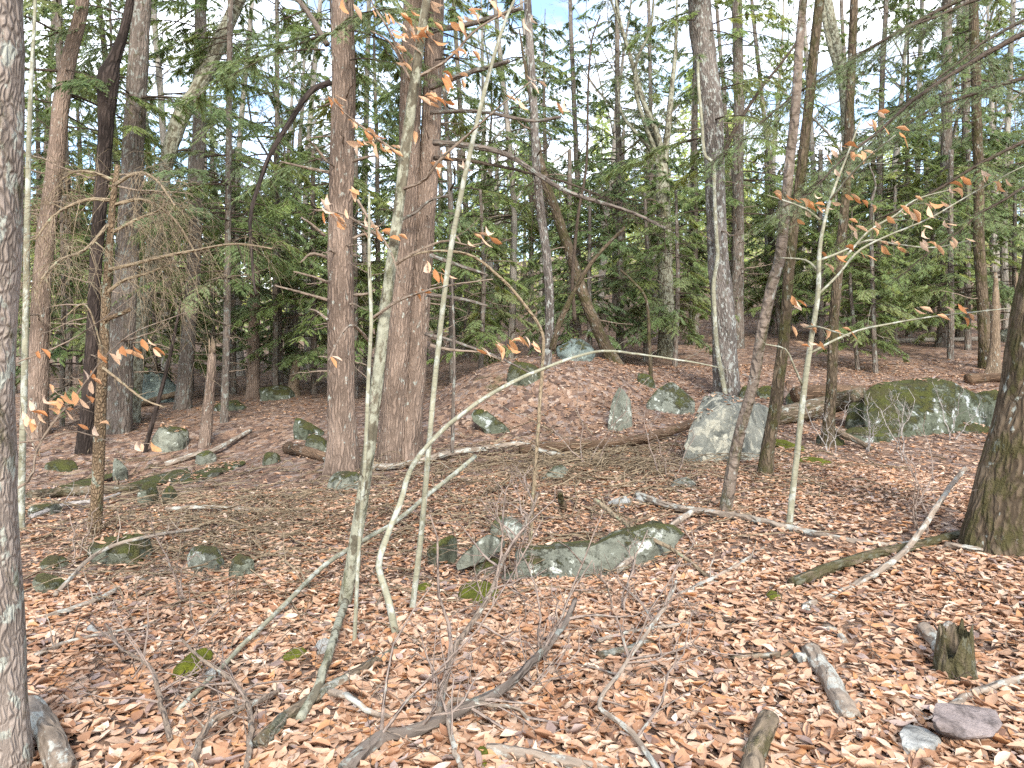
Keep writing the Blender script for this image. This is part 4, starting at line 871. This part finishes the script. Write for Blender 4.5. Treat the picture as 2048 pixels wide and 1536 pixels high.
limb(T14, [(800, 440), (830, 425), (860, 400), (900, 388)], Y14 - 0.4, 7, 4, 'hemgrey', 3, 0.3, 0.2)
limb(T13, [(660, 165), (620, 185), (575, 250), (540, 310), (515, 380), (502, 440), (505, 520), (512, 590)], Y13 - 0.6, 12, 4, 'dark', 22, 0.5, 0.4, -1.2, tmat='darktwig')
limb(T13, [(655, 90), (620, 30), (590, -10), (560, -60)], Y13 - 0.2, 12, 8, 'hemgrey', 8, 0.5, 0.3)
for a, c in (((706, 322), (760, 300)), ((655, 325), (605, 262)), ((658, 345), (560, 335)), ((650, 472), (600, 440)), ((655, 565), (600, 545)), ((655, 600), (563, 577)), ((656, 640), (610, 620)), ((708, 590), (760, 575)), ((706, 478), (745, 470)), ((655, 515), (590, 517))):
    limb(T13, [a, ((a[0] + c[0]) / 2, (a[1] + c[1]) / 2 + rng.uniform(-9, 6)), (c[0] + rng.uniform(-15, 15), c[1] + rng.uniform(-18, 22))], Y13 - 0.35, 7, 3, 'twig', 4, 0.3, 0.2, rng.uniform(-0.4, 0.2), tw=0.004)
# twig broom of the dead thin trunk
Y11 = float(T11['_Y']); r_ = np.random.default_rng(77)
for pp in ([(225, 360), (190, 345), (150, 342), (120, 360)], [(228, 370), (260, 350), (290, 345), (320, 365), (350, 410)], [(222, 400), (170, 400), (110, 430), (70, 480)], [(224, 410), (290, 400), (350, 440), (400, 520)], [(215, 470), (270, 440), (320, 420), (330, 400)],
           [(212, 540), (260, 530), (320, 515), (400, 500), (470, 490), (545, 500)], [(208, 590), (250, 560), (300, 545), (350, 520)], [(215, 450), (170, 500), (120, 520), (80, 560)]):
    limb(T11, pp, Y11, 8, 3, 'deadtwig', 28, 0.95, 0.6, r_.normal(0, 0.5), tw=0.0036, sub=34, r=r_)
limb(T11, [(205, 735), (250, 770), (290, 800), (330, 815)], Y11 - 0.2, 6, 3, 'deadtwig', 3, 0.3, 0.2)
limb(T11, [(204, 700), (170, 610), (120, 640)], Y11 - 0.1, 5, 2, 'deadtwig', 6, 0.4, 0.4)
limb(T11, [(210, 640), (250, 625), (262, 618)], Y11 - 0.1, 10, 8, 'flaky')
# mottled beech: leafy twigs
Y15 = float(T15['_Y'])
for pp, tw in (([(818, 158), (800, 110), (775, 55), (745, 10), (735, -30)], 10), ([(820, 160), (870, 135), (905, 110), (950, 60), (1000, 30), (1060, -5)], 8), ([(822, 165), (780, 85), (740, 60)], 5), ([(800, 310), (770, 290), (745, 270), (700, 235), (660, 195)], 8), ([(802, 380), (850, 360), (880, 320), (960, 250), (1000, 215), (1060, 165)], 8),
               ([(760, 475), (730, 455), (690, 430), (640, 420), (618, 430)], 8), ([(770, 540), (830, 505), (890, 480), (940, 490), (980, 480)], 6), ([(745, 690), (700, 650), (655, 720)], 3), ([(860, 690), (900, 700), (960, 705), (1000, 720)], 3), ([(740, 640), (800, 600), (880, 575), (985, 560)], 6), ([(715, 400), (740, 440), (780, 500), (800, 560)], 3)):
    limb(T15, pp, Y15, 7, 2, 'twig', tw, 0.22, 0.0, rng.normal(0, 0.25), tw=0.0026)
hang(T15, [(705, 15), (740, 20), (770, 30), (790, 50), (800, 35), (820, 30), (835, 45), (860, 10), (865, 50), (915, 50), (935, 30), (950, 30), (925, 40), (975, 10), (900, 50), (1000, 35), (1060, 35), (780, 70), (800, 80), (815, 95), (835, 65), (850, 65), (790, 90), (805, 130), (820, 125), (835, 80), (865, 90), (900, 110), (910, 105), (885, 150), (890, 155), (920, 165), (850, 200), (855, 215), (875, 205), (885, 210), (860, 190), (655, 200), (665, 205), (675, 215), (700, 245), (725, 265), (735, 265), (745, 280), (760, 290), (770, 300), (780, 300), (690, 290), (710, 290), (1060, 170), (1075, 170), (1035, 205), (1115, 210), (1030, 205), (700, 380), (650, 400), (640, 430), (660, 430), (670, 440), (690, 425), (710, 430), (735, 460), (750, 465), (770, 470), (780, 480), (945, 475), (960, 480), (975, 480), (935, 490), (850, 535), (870, 545), (880, 540), (830, 590), (960, 700), (990, 690), (995, 695), (1020, 685), (1025, 690), (1050, 680), (1065, 690), (825, 270), (860, 330), (870, 345), (885, 320), (920, 330), (660, 720)], Y15)
Y28 = float(T28['_Y'])
for pp, tw in (([(1636, 590), (1680, 545), (1720, 500), (1780, 470), (1850, 440), (1930, 395), (2010, 350), (2060, 325)], 16), ([(1640, 520), (1690, 500), (1740, 480), (1800, 490), (1870, 495), (1945, 480)], 12), ([(1622, 705), (1680, 675), (1740, 655), (1850, 635), (1960, 622), (2060, 612)], 10), ([(1640, 440), (1615, 420), (1580, 405), (1535, 390)], 8), ([(1636, 540), (1610, 520), (1560, 515)], 4), ([(1690, 515), (1740, 460), (1790, 430), (1830, 400), (1900, 380)], 8), ([(1660, 400), (1700, 350), (1740, 310), (1790, 270)], 5), ([(1608, 655), (1640, 655), (1700, 672)], 4), ([(1604, 770), (1590, 740), (1570, 700), (1530, 690)], 3)):
    limb(T28, pp, Y28, 5, 2, 'beech', tw, 0.28, 0.0, rng.normal(0, 0.3), tw=0.0026)
hang(T28, [(1660, 310), (1680, 298), (1755, 230), (1730, 250), (1795, 275), (1790, 265), (1700, 310), (1545, 390), (1570, 400), (1585, 405), (1600, 400), (1615, 405), (1630, 415), (1640, 420), (1650, 415), (1610, 430), (1595, 445), (1690, 350), (1720, 310), (1745, 415), (1690, 395), (1700, 395), (1830, 400), (1850, 415), (1855, 420), (1880, 410), (1895, 380), (1905, 385), (1920, 360), (1960, 350), (1965, 355), (1990, 365), (2010, 365), (1820, 430), (1830, 435), (1800, 430), (1845, 460), (1890, 455), (1695, 455), (1710, 460), (1750, 450), (1770, 445), (1790, 490), (1800, 500), (1760, 490), (1840, 490), (1870, 495), (1900, 490), (1930, 485), (1690, 500), (1670, 525), (1720, 510), (1640, 510), (1655, 535), (1680, 520), (1580, 600), (1590, 605), (1600, 655), (1620, 655), (1650, 660), (1670, 665), (1700, 670), (1840, 620), (1890, 620), (1910, 618), (1935, 635), (2030, 615), (1590, 690), (1615, 690), (1640, 690)], Y28, 0.102)
# leafy beech twig reaching in from the left
o, pa = limb(None, [(-20, 1000), (60, 960), (75, 900), (110, 840), (160, 780), (210, 715), (260, 670), (330, 640), (400, 615)], 3.6, 6, 1.5, 'twig', 14, 0.16, 0.0, 0.3, tw=0.002)
S1 = thing('beech_sprig', 'leafy orange beech sprig reaching in past the lichen-covered trunk', 'sapling', pa[0]); o.parent = S1; o.location = (0, 0, 0)
for pp in ([(-20, 740), (60, 715), (140, 680), (200, 640), (270, 590)], [(40, 885), (100, 875), (150, 860), (220, 880), (300, 885)], [(75, 905), (50, 850), (40, 800)], [(100, 850), (130, 830), (190, 800)]):
    limb(S1, pp, 3.7, 4, 1.5, 'twig', 6, 0.14, 0.0, 0.1, tw=0.0018)
hang(S1, [(70, 710), (245, 705), (255, 710), (260, 700), (285, 685), (305, 705), (195, 715), (215, 715), (165, 745), (155, 765), (180, 765), (130, 790), (145, 790), (120, 800), (70, 790), (100, 785), (75, 830), (60, 815), (95, 810), (115, 815), (45, 835), (100, 820), (155, 855), (185, 860), (125, 825), (270, 890), (280, 895), (60, 845), (175, 800)], 3.72, 0.075, 0.06)
# boughs of a hemlock that stands out of the frame to the right
HB = thing('hemlock', 'big hemlock out of frame whose drooping boughs fill the upper right corner', 'tree', onground(8.2, 8.4))
b = MB(); b.tubes(np.array([[0, 0, -0.2], [0.02, 0, 2], [0, 0.05, 5], [0.05, 0, 10]]), [0.22, 0.19, 0.16, 0.08], 16, 0, True, 0.06, 0.4); b.build('trunk', 'hemlock', HB)
r_ = np.random.default_rng(3)
for q in ((2048, 40, 1560, 460, 7.5), (2060, 140, 1700, 330, 8.0), (2060, 250, 1760, 520, 7.6), (2040, -40, 1680, 150, 8.4), (2060, 340, 1840, 560, 8.2), (2000, -60, 1480, 330, 9.0), (2060, 10, 1800, 240, 8.8)):
    a = P(q[0] + 60, q[1], q[4]); e = P(q[2], q[3], q[4] - 0.5); b = MB(); v = e - a; L = float(np.linalg.norm(v)); az = math.atan2(v[1], v[0]); pit = math.asin(v[2] / L)
    bough(b, r_, L * 0.95, a, az, pit + 0.22, 1.9, True, 0.22); b.build('bough', ['darktwig', 'needle'], HB, a)
for q in ((620, 20, 0.8, 2.8), (690, 60, 0.9, 0.2), (700, 120, 0.8, -0.4), (650, 100, 0.9, 3.4), (720, 30, 1.0, 5.6), (660, 210, 0.6, 3.0), (850, 40, 0.9, 0.4), (870, 120, 0.9, 5.8), (1390, 40, 1.0, 3.3), (1420, 60, 1.0, 0.2), (1400, 120, 0.8, 4.4)):
    root, YY_ = (T13, Y13) if q[0] < 800 else (T14, Y14) if q[0] < 1000 else (T23, float(T23['_Y'])); a = P(q[0], q[1], YY_ - 0.2); b = MB()
    bough(b, r_, q[2] * 1.3, a, q[3], 0.0, 1.3, True, 0.35); b.build('bough', ['darktwig', 'needle'], root, a)

# arching and leaning saplings
def stem(name, label, pix, Y, w0, w1, mat, cat='sapling', twigs=0, tl=0.3, dY=0.0, tw=0.002, droop=0.1, foot=True, tmat=None, sub=0):
    o, p = limb(None, pix, Y, w0, w1, mat, twigs, tl, droop, dY, name, tw, sub, tmat=tmat); return tag(o, label, cat), p
g = G(792, 1275); A1, pa = stem('arching_sapling', 'pale sapling that bends over in a long arch to the right', [(796, 1290), (775, 1190), (760, 1130), (782, 1060), (806, 1000), (828, 930), (900, 850), (1000, 780), (1090, 738), (1190, 705), (1280, 708), (1380, 722), (1440, 735)], g[1], 16, 3, 'beech', 'sapling', 14, 0.5, 0.8, 0.002, 0.2)
g = G(1060, 960); A2, pa = stem('bent_sapling', 'thin sapling bowed into a high arch left of the central grey tree', [(1058, 1120), (1068, 960), (1078, 800), (1084, 716), (1080, 660), (1040, 600), (1000, 555), (950, 515), (900, 502), (830, 508), (775, 545), (755, 620)], 6.2, 9, 4, 'deadtwig', 'sapling', 20, 0.4, -0.4, 0.002)
# the leaning pole
def lying(name, label, pix, w, mat, cat='branch', lift=0.4, sides=12, twigs=0, tl=0.3, tw=0.0065, rough=0.12, up=None, sub=0, taper=0.7, droop=-0.1, seed=1, tmat=None):
    """wood lying on the ground: each pixel is a place on the ground; up lists a height above it for raised points"""
    pts = []; rad = []
    for k, (px, py) in enumerate(pix):
        h = up[k] if up else 0
        g = G(px, py, h)
        rr = w / 2 / F * g[1] * (1 - (1 - taper) * k / (len(pix) - 1)); g = g.copy(); g[2] += 0 if h else rr * lift + 0.012
        pts.append(g); rad.append(rr)
    full = smooth_path(np.column_stack([pts, rad]), max(10, min(60, len(pix) * 9))); path = full[:, :3]
    r = np.random.default_rng(seed); path = path + np.cumsum(r.normal(0, 0.002, path.shape), 0)
    b = MB(); b.tubes(path, np.maximum(full[:, 3], 0.002), sides, 0, True, rough, 0, seed)
    if twigs:
        a, c = sprout(path, twigs, tl, tw, r, 0.9, droop, 0.1, 1.0, 6, 0.16); 
        gz = terrain(a[..., 0], a[..., 1]); a[..., 2] = np.maximum(a[..., 2], gz + 0.012); tm = 0 if tmat is None else 1; b.tubes(a, c, 4, tm)
        for k in range(sub):
            j = r.integers(len(a)); a2, c2 = sprout(a[j], 3, tl * 0.5, tw * 0.6, r, 0.9, droop, 0.2, 1.0, 5); a2[..., 2] = np.maximum(a2[..., 2], terrain(a2[..., 0], a2[..., 1]) + 0.01); b.tubes(a2, c2, 3, tm)
    org = path[0]; o = b.build(name, [mat] if tmat is None else [mat, tmat], None, org); return tag(o, label, cat)
LG = lying
LG('leaning_pole', 'long thin pale pole propped up aslant through the saplings', [(352, 1432), (420, 1360), (500, 1280), (580, 1200), (650, 1130), (720, 1082), (790, 1040), (860, 980), (950, 908)], 10, 'beech', 'pole', up=[0, .03, .06, .1, .14, .18, .22, .3, .4], taper=0.9)
LG('fallen_log', 'mossy fallen log running behind the pale boulder to the pointed rock', [(1528, 838), (1600, 824), (1670, 806), (1722, 790)], 40, 'rotmoss', 'log', up=[.1, .18, .32, .55], taper=0.9, sides=18)
LG('uprooted_log', 'brown rotten uprooted log behind the slim dark trunks', [(1592, 790), (1640, 786), (1690, 786), (1728, 786)], 34, 'rot', 'log', up=[.35, .35, .35, .35], sides=18, taper=0.95, rough=0.2)
rb = rock('ragged dark root ball at the end of the uprooted log', 1560, 1612, 752, 806, 'rockdark', 90, name='root_ball', sub=4, amp=0.22, cat='root ball', depth=0.6, p=6)
rb.data.materials[0] = MT['ground']
LG('rotten_log', 'dark rotten log lying under twigs below the leafy hump', [(1040, 902), (1100, 895), (1180, 892), (1260, 882), (1330, 862), (1385, 842)], 24, 'rot', 'log', lift=0.6, rough=0.25, twigs=14, tl=0.5, up=[.05, .08, .1, .12, .15, .2])
LG('fallen_pole', 'long bent grey branch in front of the double hemlock', [(690, 925), (760, 935), (830, 925), (900, 905), (970, 895), (1040, 885), (1085, 898), (1130, 908)], 14, 'stick', 'branch', lift=1.2, twigs=14, tl=0.5, up=[.05, .05, .06, .1, .12, .15, .1, .05])
LG('cut_log', 'short broken log with pale end beside the main hemlock', [(578, 906), (620, 915), (664, 926)], 26, 'rot', 'log', lift=0.7, sides=16, rough=0.2)
LG('birch_pole', 'long pale fallen pole lying across the right leaf litter', [(1275, 998), (1340, 1022), (1420, 1034), (1500, 1044), (1580, 1062), (1660, 1078), (1760, 1092), (1850, 1082), (1905, 1074)], 15, 'stick', 'pole', lift=0.9, taper=0.8)
LG('mossy_log', 'moss-covered log running to the foot of the frame-edge mossy trunk', [(1585, 1180), (1660, 1150), (1740, 1122), (1830, 1100), (1930, 1070)], 26, 'logmoss', 'log', lift=0.7, sides=14, rough=0.2)
LG('crooked_stick', 'crooked pale stick bent in an elbow, crossing the moss-covered log', [(1930, 938), (1880, 1005), (1826, 1082), (1770, 1130), (1710, 1172), (1650, 1200), (1606, 1216), (1640, 1245), (1672, 1268), (1692, 1295)], 9, 'stick', 'stick', lift=0.8, taper=2.2, up=[.35, .25, .12, .06, 0, 0, 0, 0, 0, 0])
LG('log_piece', 'stout lichen-grey log piece pointing at the viewer left of the stump', [(1622, 1318), (1650, 1360), (1675, 1405), (1702, 1450)], 36, 'stick', 'log', lift=0.7, sides=18, taper=1.15)
LG('log_stub', 'short broken stub beside the stout lichen-grey log piece', [(1596, 1332), (1630, 1330)], 26, 'stick', 'stub', lift=0.7)
LG('forked_branch', 'grey Y-shaped branch piece beside the stump', [(1848, 1272), (1872, 1298), (1892, 1334)], 28, 'stick', 'branch', lift=0.8, taper=1.2, sides=14)
fo = bpy.data.objects['forked_branch']
b = MB(); q = [G(1898, 1262), G(1884, 1288), G(1882, 1308)]; b.tubes(smooth_path(np.array(q) + [0, 0, 0.03], 10), np.linspace(0.028, 0.034, 10), 14, 0, True, 0.1); k = b.build('fork', 'stick', fo, q[0])
LG('dead_log', 'short mossy grey log standing out of the leaves at the bottom edge', [(1505, 1560), (1518, 1490), (1540, 1432)], 48, 'rotmoss', 'log', lift=0.6, sides=20, taper=0.85, up=[0.02, .04, .09])
LG('dead_log', 'thick grey log in the bottom corner by the lichen-covered trunk', [(62, 1432), (95, 1480), (130, 1560)], 44, 'stick', 'log', lift=0.7, sides=18, taper=1.2)
LG('fungus_log', 'rotten log edged with orange fungus behind the crooked branches', [(520, 1505), (590, 1440), (650, 1395), (720, 1350), (790, 1305)], 32, 'rotmoss', 'log', lift=0.6, sides=16, rough=0.2)
LG('dead_branch', 'thick dark dead branch lying across the bottom middle', [(690, 1560), (760, 1500), (820, 1468), (880, 1440), (950, 1405), (1010, 1372), (1070, 1310), (1120, 1245), (1150, 1190)], 34, 'hemgrey', 'branch', lift=0.8, sides=14, taper=0.3, twigs=16, tl=0.9, tw=0.009, tmat='neartwig', sub=16, up=[0, 0, .03, .05, .08, .1, .12, .15, .2])
LG('dead_branch', 'twiggy dead branch rising from the thick dark branch to the ledge', [(878, 1440), (890, 1370), (912, 1300), (950, 1240), (985, 1180), (1010, 1110), (1050, 1040), (1075, 980)], 16, 'twig', 'branch', up=[.05, .1, .15, .2, .28, .35, .42, .5], taper=0.35, twigs=20, tl=0.8, tw=0.009, tmat='neartwig', sub=26)
LG('dead_branch', 'forked twig branch rising from the bottom middle toward the ledge', [(1330, 1560), (1260, 1460), (1200, 1410), (1250, 1330), (1330, 1200), (1350, 1150)], 13, 'stick', 'branch', up=[.03, .06, .08, .14, .2, .25], taper=0.4, twigs=12, tl=0.7, tw=0.008, tmat='neartwig', sub=14)
LG('dead_branch', 'thin twig branch crossing the bottom middle from the dark branch', [(930, 1560), (900, 1450), (905, 1395), (960, 1400), (1030, 1405), (1060, 1435)], 11, 'stick', 'branch', up=[.03, .06, .1, .1, .08, .05], taper=0.6, twigs=10, tl=0.6, tw=0.007, tmat='neartwig', sub=12)
LG('dead_branch', 'crooked brown twig branch among leaves at lower left', [(490, 1560), (505, 1460), (490, 1390), (445, 1340), (400, 1310), (360, 1265)], 14, 'twig', 'branch', up=[.02, .06, .1, .12, .16, .2], taper=0.35, twigs=14, tl=0.6, tw=0.008, tmat='neartwig', sub=14)
LG('dead_branch', 'thick bent brown branch with an elbow near the fungus log', [(380, 1540), (420, 1450), (450, 1430), (520, 1395), (560, 1370)], 16, 'twig', 'branch', up=[.03, .08, .1, .08, .04], taper=0.7, twigs=8, tl=0.3)
LG('dead_branch', 'thin crooked branch leaning left of the crooked brown one', [(340, 1480), (320, 1390), (300, 1330), (240, 1290), (210, 1240)], 12, 'twig', 'branch', up=[.03, .08, .12, .16, .2], taper=0.35, twigs=12, tl=0.5, tw=0.007, tmat='neartwig', sub=12)
LG('dead_branch', 'pale mottled branch rising from fungus log to the mottled beech', [(600, 1440), (640, 1370), (665, 1290), (690, 1200)], 20, 'mottled', 'branch', up=[.02, .06, .1, .14], taper=0.8)
LG('curved_stick', 'curved pale stick hooked over the fungus log', [(660, 1385), (700, 1395), (740, 1420), (795, 1432)], 15, 'stick', 'stick', lift=1.5, up=[.1, .1, .06, .02])
LG('dead_log', 'lichen-crusted grey log at the bottom edge beside the moss tuft', [(975, 1515), (1060, 1525), (1160, 1540), (1290, 1560)], 30, 'stick', 'log', lift=0.5, sides=14)
LG('lichen_stick', 'short stick with orange lichen right of the forked twig branch', [(1198, 1326), (1250, 1312), (1305, 1290)], 20, 'rotmoss', 'stick', lift=0.7)
LG('stick', 'smooth thin stick behind the lichen stick', [(1195, 1292), (1290, 1268), (1425, 1248)], 10, 'stick', 'stick', lift=0.9)
LG('stick', 'short mossy stick half buried left of the stout log piece', [(1465, 1328), (1530, 1320), (1580, 1312)], 17, 'rotmoss', 'stick', lift=0.4)
LG('stick', 'birch stick lying behind the stump toward the frame edge', [(1890, 1440), (1960, 1395), (2060, 1360)], 20, 'stick', 'stick', lift=0.8)
LG('branch', 'mottled pale branch lying diagonally right of the long ledge', [(1360, 1200), (1420, 1170), (1480, 1135), (1530, 1098)], 12, 'stick', 'branch', lift=0.8, twigs=5, tl=0.3)
LG('branch', 'long thin branch slanting down across the right leaves', [(1190, 1000), (1270, 1060), (1350, 1100), (1430, 1160)], 10, 'deadtwig', 'branch', up=[.3, .2, .1, .02], twigs=10, tl=0.3)
LG('branch', 'brown branch leaning on the right end of the long ledge', [(1230, 1145), (1290, 1095), (1350, 1045), (1385, 1020)], 16, 'stick', 'branch', up=[.03, .1, .18, .2])
LG('branch', 'dark bare branch lying against the foot of the frame-edge mossy trunk', [(1890, 1098), (1960, 1108), (2060, 1115)], 13, 'stick', 'branch', lift=0.9)
LG('branch', 'grey twiggy branch at the edge of the flat mossy slab', [(330, 1020), (400, 1015), (470, 1015), (540, 1020)], 10, 'stick', 'branch', up=[.03, .05, .05, .03], twigs=12, tl=0.4)
LG('branch', 'white dead branch lying before the mossy rock in the dim hollow', [(60, 1035), (130, 1010), (200, 1000), (240, 985)], 9, 'whitetwig', 'branch', up=[.03, .06, .1, .12], twigs=10, tl=0.3)
LG('branch', 'thin brown branch over the mossy round rock on the dim slope', [(110, 1190), (200, 1105), (300, 1072), (400, 1055)], 9, 'stick', 'branch', up=[.03, .15, .18, .1], twigs=14, tl=0.5, sub=10)
LG('branch', 'pale broken stick in the leaves below the mossy round rock', [(90, 1245), (180, 1215), (240, 1185), (310, 1155)], 12, 'stick', 'stick', lift=0.9, twigs=4, tl=0.3)
LG('branch', 'long lichened branch lying below the white-topped stone', [(70, 1320), (150, 1290), (230, 1270), (300, 1255)], 10, 'stick', 'branch', lift=0.9, twigs=8, tl=0.3)
LG('branch', 'brown dead branch lying from flat slab to the grey rock', [(330, 930), (390, 910), (430, 900), (500, 860)], 12, 'stick', 'branch', up=[.03, .08, .1, .05], twigs=8, tl=0.4)
LG('fallen_log', 'grey fallen log lying far up the right slope', [(1770, 688), (1860, 684), (1950, 682), (2050, 676)], 10, 'farbark', 'log', lift=0.8)
LG('fallen_log', 'whitish fallen log in front of the blue green boulder', [(275, 812), (310, 800), (358, 785)], 14, 'wood', 'log', up=[.03, .1, .25], twigs=4, tl=0.5)
LG('fallen_log', 'brown log lying behind the large dark boulder at the frame edge', [(1935, 768), (1990, 764), (2060, 766)], 22, 'rot', 'log', lift=0.8, sides=14)
LG('fallen_log', 'mossy log in the dim hollow behind the thin flaky trunk', [(60, 1000), (140, 992), (250, 985), (300, 978)], 22, 'rotmoss', 'log', lift=0.6, sides=12)
LG('split_branch', 'split pale branch leaning at the foot of the third dark trunk', [(1665, 858), (1705, 878), (1742, 896)], 14, 'wood', 'branch', up=[.2, .1, .03])
LG('broken_stick', 'short upright broken mossy stick in the brush behind the long ledge', [(1128, 1018), (1120, 985)], 16, 'mossy', 'stick', up=[.02, .25])
# rotten stump
g = G(1930, 1372); Ys = g[1]; b = MB(); r_ = np.random.default_rng(8)
th = np.arange(40) * 2 * np.pi / 40; hs = np.linspace(0, 1, 16)
rag = 0.15 + 0.11 * np.abs(vnoise(np.stack([np.cos(th) * 2, np.sin(th) * 2, 0 * th], -1), 4)) + 0.045 * r_.uniform(0, 1, 40) + 0.05 * np.cos(th - 1.0)
V = []
for k, h in enumerate(hs):
    rr = (0.088 - 0.022 * h + 0.035 * np.exp(-h * 5)) * (1 + 0.16 * vnoise(np.stack([np.cos(th) * 3, np.sin(th) * 3, 0 * th + h * 1.2], -1), 6))
    V.append(np.stack([rr * np.cos(th), rr * np.sin(th), -0.05 + (rag + 0.05) * h], -1))
for k, h in enumerate((0.8, 0.45)):
    rr = 0.058 * np.ones(40) * (1 - 0.2 * k); V.append(np.stack([rr * np.cos(th), rr * np.sin(th), rag * h], -1))
V = np.concatenate(V); nr = 18; i = np.arange(nr - 1)[:, None] * 40; j = np.arange(40)[None]; Q = np.stack([i + j, i + (j + 1) % 40, i + 40 + (j + 1) % 40, i + 40 + j], -1).reshape(-1, 4)
tt_ = np.arange(1, 39); e = (nr - 1) * 40; T = np.stack([e + 0 * tt_, e + tt_, e + tt_ + 1], -1)
b.add(V + g + [0, 0.09, 0], Q, T, 0, V); o = b.build('rotten_stump', 'logmoss', None, g); tag(o, 'small rotten moss-footed stump with splintered yellowish top', 'stump')
# orange rotten snag stub in the back wood
tree('jagged stub of a rotten orange snag in the dim wood', [(592, 715, 6), (590, 740, 18), (586, 792, 26)], 'wood', top=False, name='snag', cat='snag', rough=0.3, flare=0.6)

# ------------------------------------------------------------------ bare shrubs and small saplings
def shrub(label, px, py, Hpx, mat, n, seed, spread=0.35, rad=0.0085, tw=8, name='bare_shrub'):
    r = np.random.default_rng(seed); g = G(px, py); Hh = Hpx / F * g[1]; t = thing(name, label, 'shrub', g); 
    for k in range(n):
        d = unit(np.array([r.normal(0, spread), r.normal(0, spread), 1.0])); q = np.linspace(0, 1, 9)[:, None]
        path = np.array([r.normal(0, .02), r.normal(0, .02), -0.03]) + d * Hh * r.uniform(0.6, 1.05) * q + np.cumsum(r.normal(0, 0.03, (9, 3)), 0) * Hh
        b = MB(); b.tubes(path, np.linspace(rad, rad * 0.35, 9), 5)
        a, c = sprout(path, tw, Hh * 0.35, rad * 0.45, r, 0.8, -0.15, 0.25, 1, 5, 0.2); b.tubes(a, c, 3)
        for j in range(len(a)):
            a2, c2 = sprout(a[j], 2, Hh * 0.14, rad * 0.3, r, 0.8, -0.1, 0.3, 1, 4, 0.2); b.tubes(a2, c2, 3)
        b.build('stem', mat, t)
for a in (('whitish bare twiggy shrub in front of the pointed mossy rock', 1660, 905, 130, 'whitetwig', 4, 1), ('whitish bare shrub at the left end of the large dark boulder', 1735, 905, 130, 'whitetwig', 4, 2),
          ('whitish bare shrub before the middle of the large dark boulder', 1810, 925, 190, 'whitetwig', 4, 3), ('whitish bare shrub before the right end of the large dark boulder', 1905, 880, 120, 'whitetwig', 3, 4),
          ('tall brown bare shrub in front of the large dark boulder', 1845, 1080, 260, 'neartwig', 3, 5), ('thin bare shrub in the brush left of the pale boulder', 1330, 960, 150, 'neartwig', 3, 6),
          ('bare shrub standing over the rotten log', 1180, 935, 210, 'neartwig', 4, 7), ('bare brown shrub before the tilted slab', 1015, 1180, 230, 'neartwig', 2, 8), ('bare shrub before the long ledge', 1240, 1230, 190, 'neartwig', 3, 9),
          ('thin bare shrub below the long ledge, bottom middle', 1080, 1330, 230, 'neartwig', 3, 10), ('bare brown shrub left of the leaning pole', 375, 1210, 200, 'neartwig', 2, 11), ('thin bare shrub at the dim slope by the yellow-capped rock', 150, 1130, 160, 'neartwig', 2, 12)):
    shrub(*a[:4], a[4], a[5], a[6] + 40)
# mossy leaning stem and thin stems behind the hump
stem('mossy_sapling', 'thin mossy stem leaning right out of the leafy hump', [(1104, 700), (1118, 650), (1150, 580), (1180, 530), (1215, 490), (1250, 455)], 13.6, 14, 5, 'mossy', 'sapling', 10, 0.6, -0.4, 0.004)
stem('thin_sapling', 'thin dark crooked stem right of the leafy hump with upward twigs', [(1302, 760), (1298, 690), (1292, 600), (1262, 560), (1240, 540)], 15.5, 9, 4, 'mossy', 'sapling', 12, 0.7, 0.4, 0.004)
stem('thin_sapling', 'tall thin dark stem rising to the sky right of the central grey tree', [(1150, 640), (1145, 560), (1155, 440), (1172, 330), (1175, 200), (1182, 90), (1200, 30)], 15.0, 8, 3, 'darktwig', 'sapling', 24, 1.0, 0.4, 0.004, -0.3)
stem('thin_sapling', 'thin brown upright stem just right of the slim pole', [(905, 905), (908, 800), (910, 700), (905, 560)], 9.8, 8, 4, 'hemgrey', 'sapling', 10, 0.5, 0.3, 0.003)

# ------------------------------------------------------------------ twig litter: brush and needles on the floor
def twigs(n, spots, r, length, rad):
    b = MB()
    for (px, py, sx, sy, m) in spots:
        for k in range(m):
            g = G(np.clip(r.normal(px, sx), 20, 2030), max(r.normal(py, sy), 760)); L = length * r.uniform(0.3, 1.2); az = r.uniform(0, 6.28); q = np.linspace(-0.5, 0.5, 6)
            x = g[0] + math.cos(az) * L * q + np.cumsum(r.normal(0, 0.03, 6)) * L; y = g[1] + math.sin(az) * L * q + np.cumsum(r.normal(0, 0.03, 6)) * L
            z = terrain(x, y) + 0.022 + r.uniform(0, 0.22) * r.uniform(0, 1) * np.abs(np.sin(q * 3 + r.uniform(0, 3)))
            b.tubes(np.stack([x, y, z], -1), np.linspace(1, 0.4, 6) * rad * r.uniform(0.5, 1.4) * (g[1] / 8) ** 0.5, 3)
    return b
b = twigs(0, [(1150, 930, 160, 28, 330), (1250, 920, 120, 25, 110), (560, 1030, 120, 30, 170), (330, 1090, 130, 45, 160), (800, 960, 120, 30, 100), (1100, 1020, 200, 40, 100), (900, 1100, 250, 60, 90), (250, 980, 120, 50, 120), (600, 1150, 200, 60, 90), (1500, 960, 200, 40, 80)], rng, 1.0, 0.0080)
o = b.build('fallen_twigs', 'deadtwig'); tag(o, 'tangle of fallen grey brown twigs lying over the ground', 'twigs', None, 'stuff')
b = twigs(0, [(1000, 1300, 420, 120, 240), (1500, 1200, 300, 130, 150), (400, 1300, 250, 110, 170)], rng, 0.42, 0.0036)
o = b.build('small_twigs', 'twig'); tag(o, 'thin brown twigs scattered among the near leaves', 'twigs', None, 'stuff')
for o in bpy.data.objects:
    if '_Y' in o: del o['_Y']
